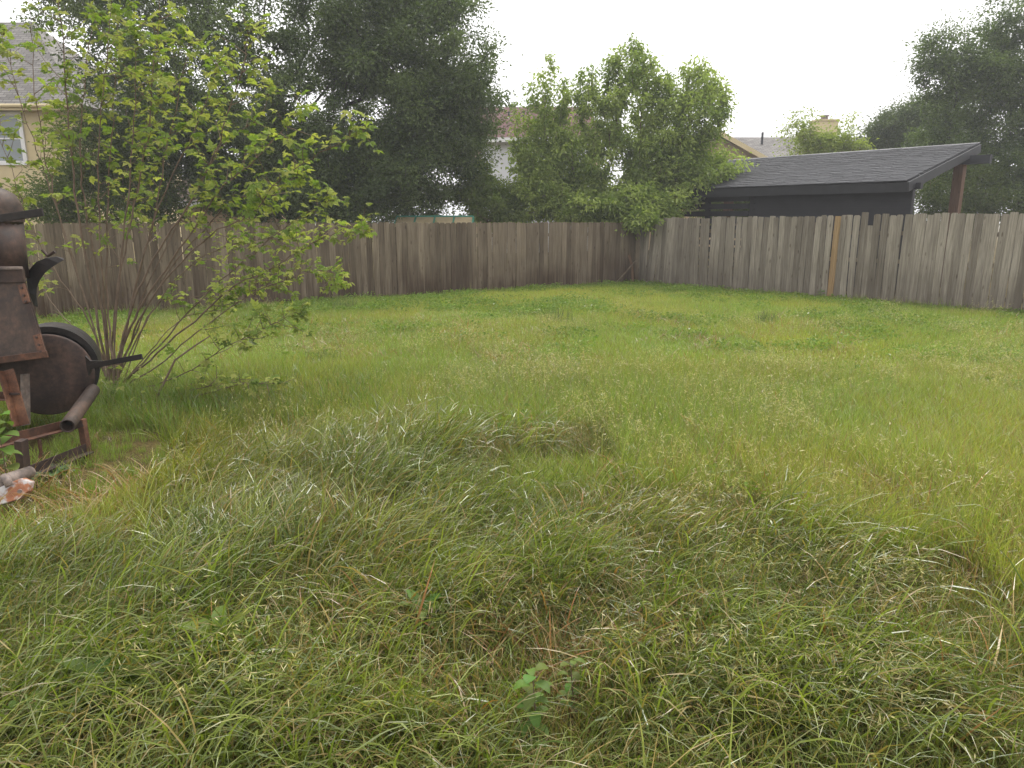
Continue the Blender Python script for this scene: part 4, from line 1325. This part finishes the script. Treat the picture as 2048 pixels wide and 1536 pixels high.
def weed(name, label, px, py, n, L, W, el, col, height=0.0, seed=1, stem_h=0.0):
    r = random.Random(seed)
    g = G(px, py)
    root = empty(name, g, label, 'weed')
    if stem_h:
        MB().tube([g, g + Vector((.01, 0, stem_h * .5)), g + Vector((.0, .01, stem_h))], [.004, .0035, .002], 6).build('stem', M['stem'], root)
    for i in range(n):
        v, f, c = [], [], []
        az = i * 2.4 + r.uniform(-.3, .3)
        z = height + (stem_h * (i + 1) / n if stem_h else 0)
        cc = tuple(x * r.uniform(.85, 1.15) for x in col)
        broad_leaf(v, f, c, Vector((math.cos(az) * .01, math.sin(az) * .01, z)), az, el + r.uniform(-.2, .2), L * r.uniform(.7, 1.1), W * r.uniform(.8, 1.1), cc, r.uniform(.4, .9))
        me = fast_mesh('leaf', np.array([tuple(p) for p in v]), [np.array(f)], np.array(c), smooth=True)
        link_mesh('leaf', me, M['weed'], root)
    return root


weed('dock_weed', 'broad-leaved dock weed in the long grass at lower left', 225, 1440, 6, .24, .075, .9, (0.085, 0.135, 0.03), .12, 1)
weed('dock_weed', 'upright bright green broad-leaved weed left of centre in the long grass', 440, 1345, 7, .22, .07, 1.15, (0.12, 0.18, 0.035), .12, 2)
weed('dock_weed', 'pale green two-leaved weed in the long grass below the brown patch', 845, 1272, 5, .15, .05, .7, (0.10, 0.15, 0.032), .12, 3)
weed('nettle_weed', 'leafy pale green nettle-like weed at the bottom centre', 1065, 1490, 22, .07, .042, .35, (0.115, 0.175, 0.04), .03, 4, .30)
weed('nettle_weed', 'small leafy weed right of the bottom centre weed', 1140, 1420, 14, .05, .03, .4, (0.11, 0.17, 0.04), .03, 5, .22)
weed('clover_weed', 'small round-leaved weed in the bottom left corner', 65, 1500, 9, .06, .05, .5, (0.10, 0.16, 0.03), .05, 6, .16)
weed('dock_weed', 'broad-leaved weed in the grass right of the shrub', 655, 850, 6, .2, .07, .9, (0.075, 0.12, 0.03), .06, 7)
weed('vine_weed', 'lobed-leaf vine growing up in front of the rusty machine frame', 18, 1000, 16, .12, .10, .5, (0.12, 0.19, 0.04), .18, 8, .42)
weed('dock_weed', 'pale silvery-leaved weed under the rusty machine frame', 105, 965, 7, .2, .08, .8, (0.10, 0.135, 0.075), .02, 9)
weed('nettle_weed', 'small green weed at the foot of the grey fence by the orange board', 1640, 602, 12, .10, .07, .5, (0.10, 0.17, 0.035), .04, 10, .2)

# ------------------------------------------------------------------ grass
def blades(rng, n, L, W, R, t0, curl, az_mu=None, az_sd=0.6, S=5, colA=(0.1, 0.15, 0.04), colB=(0.15, 0.19, 0.05), straw=0.08, strawc=(0.34, 0.25, 0.11), tipstraw=0.2, z0=0.0):
    ang = rng.uniform(0, 2 * math.pi, n); rad = abs(R) * np.sqrt(rng.random(n))
    base = np.stack([rad * np.cos(ang), rad * np.sin(ang), np.full(n, z0)], 1)
    if R < 0: base = np.stack([rng.uniform(R, -R, n), rng.uniform(R, -R, n), np.full(n, z0)], 1)   # square tile
    az = rng.uniform(0, 2 * math.pi, n) if az_mu is None else rng.normal(az_mu, az_sd, n)
    Ln = rng.uniform(L[0], L[1], n); Wn = rng.uniform(W[0], W[1], n)
    th0 = np.abs(rng.normal(t0[0], t0[1], n)); cu = rng.uniform(curl[0], curl[1], n)
    pos = base.copy(); rows = []
    dh = np.stack([np.cos(az), np.sin(az), np.zeros(n)], 1); sv = np.stack([-np.sin(az), np.cos(az), np.zeros(n)], 1)
    tw = rng.normal(0, .5, n)
    azd = rng.normal(0, .35, n)
    for i in range(S + 1):
        t = i / S
        th = th0 + cu * t ** 1.4
        a2 = az + azd * t
        dh = np.stack([np.cos(a2), np.sin(a2), np.zeros(n)], 1); sv = np.stack([-np.sin(a2), np.cos(a2), np.zeros(n)], 1)
        dirv = dh * np.sin(th)[:, None] + np.array([0, 0, 1.]) * np.cos(th)[:, None]
        nv = np.cross(dirv, sv)
        side = sv * np.cos(tw)[:, None] + nv * np.sin(tw)[:, None]
        w = (Wn * (1 - t ** 2.2) * (.75 + .25 * min(1, t * 4)) + .0004)[:, None] * .5
        rows.append((pos - side * w, pos + side * w))
        pos = pos + dirv * (Ln / S)[:, None]
        pos[:, 2] = np.maximum(pos[:, 2], .006)
    V = np.stack([x for r in rows for x in r], 1)           # n, 2(S+1), 3
    i = np.arange(n)[:, None] * 2 * (S + 1); j = np.arange(S)[None, :] * 2
    F = np.stack([i + j, i + j + 1, i + j + 3, i + j + 2], -1).reshape(-1, 4)
    m = rng.random((n, 1)); c = np.array(colA) * (1 - m) + np.array(colB) * m
    c = c * rng.uniform(.8, 1.2, (n, 1))
    isst = rng.random(n) < straw
    c[isst] = np.array(strawc) * rng.uniform(.6, 1.2, (isst.sum(), 1))
    tv = np.repeat(np.arange(S + 1) / S, 2)[None, :, None]
    C = np.repeat(c[:, None, :], 2 * (S + 1), 1)
    lowc = np.clip(1 - tv * 5, 0, 1) * .5                       # pale sheath at the foot
    C = C * (1 - lowc) + np.array([.16, .14, .06]) * lowc
    ts = (rng.random((n, 1, 1)) < tipstraw) * np.clip((tv - .7) / .3, 0, 1) * .8
    C = C * (1 - ts) + np.array(strawc) * ts
    return V.reshape(-1, 3), F, C.reshape(-1, 3), rows


def seed_heads(rng, n, L, R, colstalk, colhead, lean=.25):
    V, F, C, rows = blades(rng, n, L, (.0013, .002), R, (lean * .4, lean), (.2, 1.0), S=5, colA=colstalk, colB=colstalk, straw=.25, tipstraw=.5)
    tip = (rows[-1][0] + rows[-1][1]) / 2; pre = (rows[-3][0] + rows[-3][1]) / 2
    Vs, Fs, Cs = [V], [F], [C]; nb = len(V)
    for k in range(4):
        t = rng.random((n, 1)) * 1.1
        c = pre * (1 - t) + tip * t
        d = unit(unit(tip - pre) * .8 + rng.normal(size=(n, 3)) * .5 + np.array([0, 0, -.55]))
        nr = unit(rng.normal(size=(n, 3)))
        col = np.array(colhead) * rng.uniform(.7, 1.2, (n, 1))
        v, f, cc = leaf_arrays(c + d * .012, d, nr, rng.uniform(.022, .046, n), rng.uniform(.003, .0052, n), col, .1, 0)
        Vs.append(v); Cs.append(cc); Fs.append(f + nb); nb += len(v)
    return np.concatenate(Vs), [Fs[0], np.concatenate(Fs[1:])], np.concatenate(Cs)


grass_src = bpy.data.collections.new('grass_tufts')
SRC = []


def src(V, Fl, C):
    me = fast_mesh('tuft', V, Fl, C); me.materials.append(M['grass'])
    o = bpy.data.objects.new('tuft_%03d' % len(SRC), me); grass_src.objects.link(o); SRC.append(o)
    return len(SRC) - 1


rng = np.random.default_rng(5)
K_long, K_med, K_far, K_seed, K_straw, K_forb = [], [], [], [], [], []
STRAW = (0.33, 0.225, 0.095)
for i in range(8):
    V, F, C, _ = blades(rng, 235, (.18, .56), (.0035, .0115), .32, (.32, .32), (.8, 2.3), 0.0, .8, 6, (0.085, 0.118, 0.028), (0.275, 0.288, 0.068), .17, STRAW, .32)
    K_long.append(src(V, [F], C))
TM, TF = .8, .9                                    # tile sides
MEDC = ((0.195, 0.25, 0.046), (0.365, 0.38, 0.095)); FARC = ((0.205, 0.275, 0.046), (0.38, 0.41, 0.098))
T_med, T_sparse, T_far = [], [], []
for i in range(5):
    V, F, C, _ = blades(rng, 4300, (.09, .30), (.0026, .005), -TM / 2, (.12, .22), (.2, 1.3), None, .6, 4, *MEDC, .15, STRAW, .3)
    T_med.append(src(V, [F], C))
for i in range(4):
    V, F, C, _ = blades(rng, 2100, (.09, .28), (.0026, .005), -TM / 2, (.2, .3), (.3, 1.5), None, .6, 4, (0.10, 0.12, 0.026), (0.19, 0.20, 0.05), .26, STRAW, .3)
    T_sparse.append(src(V, [F], C))
for i in range(5):
    V, F, C, _ = blades(rng, 3700, (.06, .19), (.0045, .0085), -TF / 2, (.15, .25), (.2, 1.2), None, .6, 3, *FARC, .12, STRAW, .3)
    T_far.append(src(V, [F], C))
for i in range(5):
    V, F, C, _ = blades(rng, 60, (.07, .24), (.0028, .0055), .11, (.12, .22), (.2, 1.3), None, .6, 4, *MEDC, .15, STRAW, .3)
    K_med.append(src(V, [F], C))
for i in range(5):
    V, F, C, _ = blades(rng, 50, (.06, .18), (.0045, .0085), .12, (.15, .25), (.2, 1.2), None, .6, 3, *FARC, .12, STRAW, .3)
    K_far.append(src(V, [F], C))
for i in range(6):
    V, Fl, C = seed_heads(rng, 44, (.24, .44), .28, (.20, .22, .07), (.52, .46, .23))
    K_seed.append(src(V, Fl, C))
for i in range(5):
    V, F, C, _ = blades(rng, 60, (.14, .36), (.004, .0095), .27, (.85, .35), (.5, 1.6), None, .6, 5, (0.30, 0.20, 0.08), (0.42, 0.31, 0.15), .3, (.34, .17, .065), .3)
    K_straw.append(src(V, [F], C))
for i in range(5):
    n = 170
    a = rng.uniform(0, 2 * math.pi, n); r_ = .33 * np.sqrt(rng.random(n)); z_ = rng.uniform(.03, .13, n)
    c = np.stack([r_ * np.cos(a), r_ * np.sin(a), z_], 1)
    d = unit(np.stack([np.cos(a), np.sin(a), rng.normal(.1, .4, n)], 1) + rng.normal(size=(n, 3)) * .5)
    m = rng.random((n, 1)); col = np.array((.12, .19, .034)) * (1 - m) + np.array((.215, .28, .062)) * m
    V, F, C = leaf_arrays(c, d, unit(rng.normal(size=(n, 3)) * .5 + np.array([0, 0, 1.])), rng.uniform(.025, .05, n), rng.uniform(.018, .034, n), col, .15, .15)
    V2, F2, C2, _ = blades(rng, 50, (.06, .14), (.003, .005), .33, (.2, .3), (.2, 1.), None, .6, 3, (0.14, 0.2, 0.04), (0.24, 0.28, 0.07), .05, STRAW, .1)
    K_forb.append(src(np.concatenate([V, V2]), [F, F2 + len(V)], np.concatenate([C, C2])))


def vnoise(x, y, scale, seed):
    """cheap smooth value noise 0..1"""
    r = np.random.default_rng(seed); T = r.random((64, 64))
    u, v = x * scale + 100, y * scale + 100
    i, j = np.floor(u).astype(int), np.floor(v).astype(int); fu, fv = u - i, v - j
    fu, fv = fu * fu * (3 - 2 * fu), fv * fv * (3 - 2 * fv)
    g = lambda a, b: T[a % 64, b % 64]
    return (g(i, j) * (1 - fu) + g(i + 1, j) * fu) * (1 - fv) + (g(i, j + 1) * (1 - fu) + g(i + 1, j + 1) * fu) * fv


def sstep(a, b, x):
    t = np.clip((x - a) / (b - a), 0, 1); return t * t * (3 - 2 * t)


def scatter(rng, dens, y0, y1):
    A = 28.0 * (y1 - y0); n = int(A * dens)
    x = rng.uniform(-14, 14, n); y = rng.uniform(y0, y1, n)
    keep = (np.abs(x) < .76 * y + 3.2) & side_of_yard(x, y)
    return x[keep], y[keep]


PX, IDX, ROT, SCL, TNT = [], [], [], [], []


def put(x, y, kinds, rng, scale, rz, tint, tilt=.08, fixed=False):
    n = len(x)
    if n == 0: return
    if scale.ndim == 1: scale = np.repeat(scale[:, None], 3, 1)
    PX.append(np.stack([x, y, gz(x, y) - .004], 1))
    IDX.append(kinds if fixed else rng.choice(kinds, n))
    ROT.append(np.stack([rng.normal(0, tilt, n), rng.normal(0, tilt, n), rz], 1))
    SCL.append(scale)
    TNT.append(tint)


def near_machine(x, y):
    return ((x + 3.45) / 1.0) ** 2 + ((y - 4.8) / 1.3) ** 2 < 1


def longness(x, y):
    edge = 4.75 + 1.0 * (vnoise(x, y, .55, 3) - .5) - .95 * np.clip(x - .1, 0, 2.4) - .3 * np.clip(x, -2, 0) + .25 * np.exp(-((x + .6) / 1.0) ** 2)
    lf = 1 - sstep(-.8, .9, y - edge)
    # short bright grass by the machine
    lf = lf * sstep(.0, .7, np.hypot((x + 3.3) / 1.0, (y - 4.55) / .55) - .6)
    return lf * ~near_machine(x, y)


def tint_field(x, y, rng, jit=.2):
    a = vnoise(x, y, .45, 11); b = vnoise(x, y, 1.3, 12); c = vnoise(x, y, .22, 13)
    yel = np.clip((a * .6 + b * .4 - .35) * 1.6, 0, 1)[:, None]
    t = np.array([.84, .98, .92]) * (1 - yel) + np.array([1.14, 1.04, .92]) * yel
    t = t * (.84 + .32 * c)[:, None] * (1 - jit / 2 + jit * rng.random((len(x), 1)))
    return t


# flow of the combed-over long grass
def flow(x, y):
    return -.5 + 2.6 * (vnoise(x, y, .8, 21) - .5) + 1.2 * (vnoise(x, y, 2.1, 22) - .5) + np.where(x < -1, .5, 0)


rg = np.random.default_rng(101)
# long wet grass
x, y = scatter(rg, 17, .5, 7.5)
lf = longness(x, y); k_ = rg.random(len(x)) < lf * (.35 + .65 * sstep(.25, .5, vnoise(x, y, 1.7, 31)))
x, y = x[k_], y[k_]
put(x, y, K_long, rg, (rg.uniform(.6, 1.08, len(x)) * (.75 + .4 * vnoise(x, y, 1.4, 32))), flow(x, y) + rg.normal(0, .35, len(x)), tint_field(x, y, rg) * np.array([1.0, 1, .92]))
# turf tiles; where a tile would cross a fence or the machine, small clumps instead
def tiles(side, y0, y1, full, sparse, small, dens_small):
    gx_, gy_ = np.meshgrid(np.arange(-14.4, 14.4, side), np.arange(y0, y1, side))
    x, y = gx_.ravel() + side / 2, gy_.ravel() + side / 2
    k = (np.abs(x) < .76 * y + 3.6); x, y = x[k], y[k]
    h = side * .5 + .12
    inside = np.ones(len(x), bool); touch = np.zeros(len(x), bool)
    for dx in (-h, 0, h):
        for dy in (-h, 0, h):
            q = side_of_yard(x + dx, y + dy); touch |= q
            inside &= q & ~near_machine(x + dx, y + dy)
    full = np.array(full); 
    xi, yi = x[inside], y[inside]
    rz = rg.integers(0, 4, len(xi)) * math.pi / 2
    hz = .72 + .5 * vnoise(xi, yi, .7, 33)
    lf = longness(xi, yi)
    idx = np.where(rg.random(len(xi)) < lf, rg.choice(sparse, len(xi)), rg.choice(full, len(xi)))
    put(xi, yi, idx, rg, np.stack([np.ones(len(xi)), np.ones(len(xi)), hz], 1), rz, tint_field(xi, yi, rg, 0), 0, True)
    xe, ye = x[touch & ~inside], y[touch & ~inside]
    m = int(dens_small * side * side)
    xs_ = np.repeat(xe, m) + rg.uniform(-side / 2, side / 2, len(xe) * m); ys_ = np.repeat(ye, m) + rg.uniform(-side / 2, side / 2, len(xe) * m)
    k = side_of_yard(xs_, ys_) & ~near_machine(xs_, ys_); xs_, ys_ = xs_[k], ys_[k]
    put(xs_, ys_, small, rg, rg.uniform(.7, 1.2, len(xs_)), rg.uniform(0, 6.28, len(xs_)), tint_field(xs_, ys_, rg))


tiles(TM, .4, 8.4, T_med, T_sparse, K_med, 95)
tiles(TF, 8.4, 22, T_far, T_far, K_far, 75)
# taller tufts tinted darker green at the foot of the shrub
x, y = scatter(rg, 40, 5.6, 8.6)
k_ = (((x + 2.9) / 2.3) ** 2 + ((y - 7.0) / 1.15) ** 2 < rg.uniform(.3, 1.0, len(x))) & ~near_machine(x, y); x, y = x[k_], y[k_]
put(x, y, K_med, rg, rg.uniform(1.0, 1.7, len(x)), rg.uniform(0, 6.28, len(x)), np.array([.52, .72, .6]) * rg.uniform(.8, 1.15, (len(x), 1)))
# thin low grass under and round the machine
x, y = scatter(rg, 70, 3.3, 6.4); k_ = near_machine(x, y); x, y = x[k_], y[k_]
put(x, y, K_med, rg, rg.uniform(.35, .75, len(x)), rg.uniform(0, 6.28, len(x)), np.array([.85, 1.05, .8]) * np.ones((len(x), 1)))
# taller blades mixed over the seam and the middle lawn
x, y = scatter(rg, 26, 6.5, 16)
k_ = rg.random(len(x)) < sstep(.3, .7, vnoise(x, y, .6, 36)); x, y = x[k_], y[k_]
put(x, y, K_med, rg, rg.uniform(.7, 1.25, len(x)), rg.uniform(0, 6.28, len(x)), tint_field(x, y, rg))
# seed heads
x, y = scatter(rg, 9, 2.0, 15)
pr = sstep(.30, .62, vnoise(x, y, .5, 41)) * (1 - .75 * longness(x, y)) * (1 - sstep(8.5, 13.5, y) * .85) * (.35 + .65 * sstep(-2.5, .5, x))
k_ = rg.random(len(x)) < pr; x, y = x[k_], y[k_]
put(x, y, K_seed, rg, rg.uniform(.7, 1.1, len(x)), rg.uniform(0, 6.28, len(x)), np.ones((len(x), 3)) * rg.uniform(.85, 1.1, (len(x), 1)), .15)
# dead straw, thickest in the flattened foreground
x, y = scatter(rg, 16, .5, 13)
fore = (1 - sstep(3.6, 5.4, y)) * sstep(-2.2, -.6, x)
pr = (sstep(.42, .7, vnoise(x, y, 1.1, 51)) * .5 + .08) * (1 + 1.6 * fore)
k_ = rg.random(len(x)) < pr; x, y, fore = x[k_], y[k_], fore[k_]
put(x, y, K_straw, rg, rg.uniform(.6, 1.05, len(x)) * (1 + .2 * fore), rg.uniform(0, 6.28, len(x)), np.ones((len(x), 3)) * rg.uniform(.7, 1.05, (len(x), 1)), .12)
# clover and low weeds, thick along the fences
x, y = scatter(rg, 14, 3.0, 21)
dl = (18.58 + .62 * x - y) / 1.177; dr = (24.97 - 1.145 * x - y) / 1.52
edge = np.minimum(dl, dr)
pr = .9 * np.exp(-(edge / .45) ** 2) + .75 * sstep(.52, .72, vnoise(x, y, .7, 61)) * sstep(9.5, 14, y) + .35 * sstep(.6, .75, vnoise(x, y, 1.1, 62)) * (1 - longness(x, y)) + .6 * np.exp(-np.maximum(dr - .3, 0) / 1.6) * sstep(.35, .6, vnoise(x, y, .9, 63))
pr = pr * np.where(y < 8, .3, 1)
k_ = rg.random(len(x)) < pr; x, y = x[k_], y[k_]
put(x, y, K_forb, rg, rg.uniform(.7, 1.5, len(x)), rg.uniform(0, 6.28, len(x)), np.array([.95, 1.02, .9]) * rg.uniform(.8, 1.15, (len(x), 1)))
# taller grass along the foot of the fences
for D_, ln in ((DL, 17.5), (DR, 11.5)):
    n = int(ln * 5); s_ = rg.uniform(.3, ln, n); o_ = np.abs(rg.normal(.12, .14, n)) + .06
    nn_ = np.array([-1, -1, 0]) if D_ is DR else np.array([1, -1, 0])
    nv = Vector((0.62, -1, 0)).normalized() if D_ is DL else Vector((-1.145, -1, 0)).normalized()
    x = CORNER.x + D_.x * s_ + nv.x * o_; y = CORNER.y + D_.y * s_ + nv.y * o_
    put(x, y, K_med + K_far, rg, rg.uniform(.8, 1.5, n), rg.uniform(0, 6.28, n), np.array([.78, .95, .85]) * rg.uniform(.8, 1.1, (n, 1)))

PX = np.concatenate(PX); IDX = np.concatenate(IDX); ROT = np.concatenate(ROT); SCL = np.concatenate(SCL); TNT = np.concatenate(TNT)
gm = bpy.data.meshes.new('lawn_grass')
gm.vertices.add(len(PX)); gm.vertices.foreach_set('co', PX.astype(np.float32).ravel())
for nm, tp, key, arr_ in (('idx', 'INT', 'value', IDX.astype(np.int32)), ('rot', 'FLOAT_VECTOR', 'vector', ROT.astype(np.float32).ravel()), ('scl', 'FLOAT_VECTOR', 'vector', SCL.astype(np.float32).ravel())):
    at = gm.attributes.new(nm, tp, 'POINT'); at.data.foreach_set(key, arr_)
at = gm.attributes.new('tint', 'FLOAT_COLOR', 'POINT'); c4 = np.ones((len(PX), 4), np.float32); c4[:, :3] = TNT; at.data.foreach_set('color', c4.ravel())
lawn = link_mesh('lawn_grass', gm, M['grass'])
tag(lawn, 'overgrown wet lawn grass with seed heads and straw', 'grass', None, 'stuff')
ng = bpy.data.node_groups.new('grass_on_points', 'GeometryNodeTree')
ng.interface.new_socket('Geometry', in_out='INPUT', socket_type='NodeSocketGeometry')
ng.interface.new_socket('Geometry', in_out='OUTPUT', socket_type='NodeSocketGeometry')
gi, go = ng.nodes.new('NodeGroupInput'), ng.nodes.new('NodeGroupOutput')
ci = ng.nodes.new('GeometryNodeCollectionInfo'); ci.inputs['Collection'].default_value = grass_src
ci.inputs['Separate Children'].default_value = True; ci.inputs['Reset Children'].default_value = True
iop = ng.nodes.new('GeometryNodeInstanceOnPoints'); iop.inputs['Pick Instance'].default_value = True


def na(nm, tp):
    n = ng.nodes.new('GeometryNodeInputNamedAttribute'); n.data_type = tp; n.inputs['Name'].default_value = nm; return n.outputs[0]


ng.links.new(gi.outputs[0], iop.inputs['Points']); ng.links.new(ci.outputs[0], iop.inputs['Instance'])
ng.links.new(na('idx', 'INT'), iop.inputs['Instance Index']); ng.links.new(na('rot', 'FLOAT_VECTOR'), iop.inputs['Rotation'])
ng.links.new(na('scl', 'FLOAT_VECTOR'), iop.inputs['Scale'])
ng.links.new(iop.outputs[0], go.inputs[0])
md = lawn.modifiers.new('grass', 'NODES'); md.node_group = ng

# tall grey-green tufts standing out of the lawn
for i, (px, py, lab, hgt, n) in enumerate(((1118, 650, 'wispy grey-green grass tuft in the far middle of the lawn', .42, 120), (1532, 652, 'dark grey-green grass tuft near the grey fence', .34, 110), (690, 626, 'deep green grass tuft at the foot of the brown fence beside the shrub', .4, 160), (640, 735, 'low dark green grass tuft right of the shrub', .3, 140))):
    g = G(px, py); r2 = np.random.default_rng(200 + i)
    V, F, C, _ = blades(r2, n, (hgt * .5, hgt * 1.1), (.004, .007), .28 if i != 1 else .2, (.15, .25), (.1, .9), None, .6, 5, (.075, .115, .045), (.13, .165, .075), .06, STRAW, .1)
    o = link_mesh('grass_tuft', fast_mesh('grass_tuft', V, [F], C), M['weed'], None, (g.x, g.y, g.z)); tag(o, lab, 'grass tuft')
print('grass instances', len(PX))

# ------------------------------------------------------------------ thin haze, added to lift dark tones like window glare
hz = MB().box((0, 650, 5.5), (1840, 1940, 14.0)).build('haze', None)
m_, nt_, out_ = nodes_of('veil_haze')
pv = nt_.nodes.new('ShaderNodeVolumePrincipled')
pv.inputs['Color'].default_value = (0.95, 0.97, 1.0, 1)
pv.inputs['Density'].default_value = 0.0017
pv.inputs['Anisotropy'].default_value = 0.2
nt_.links.new(pv.outputs[0], out_.inputs['Volume'])
hz.data.materials.append(m_)
tag(hz, 'thin haze over the yard, added to lift dark tones', None, None, 'stuff')
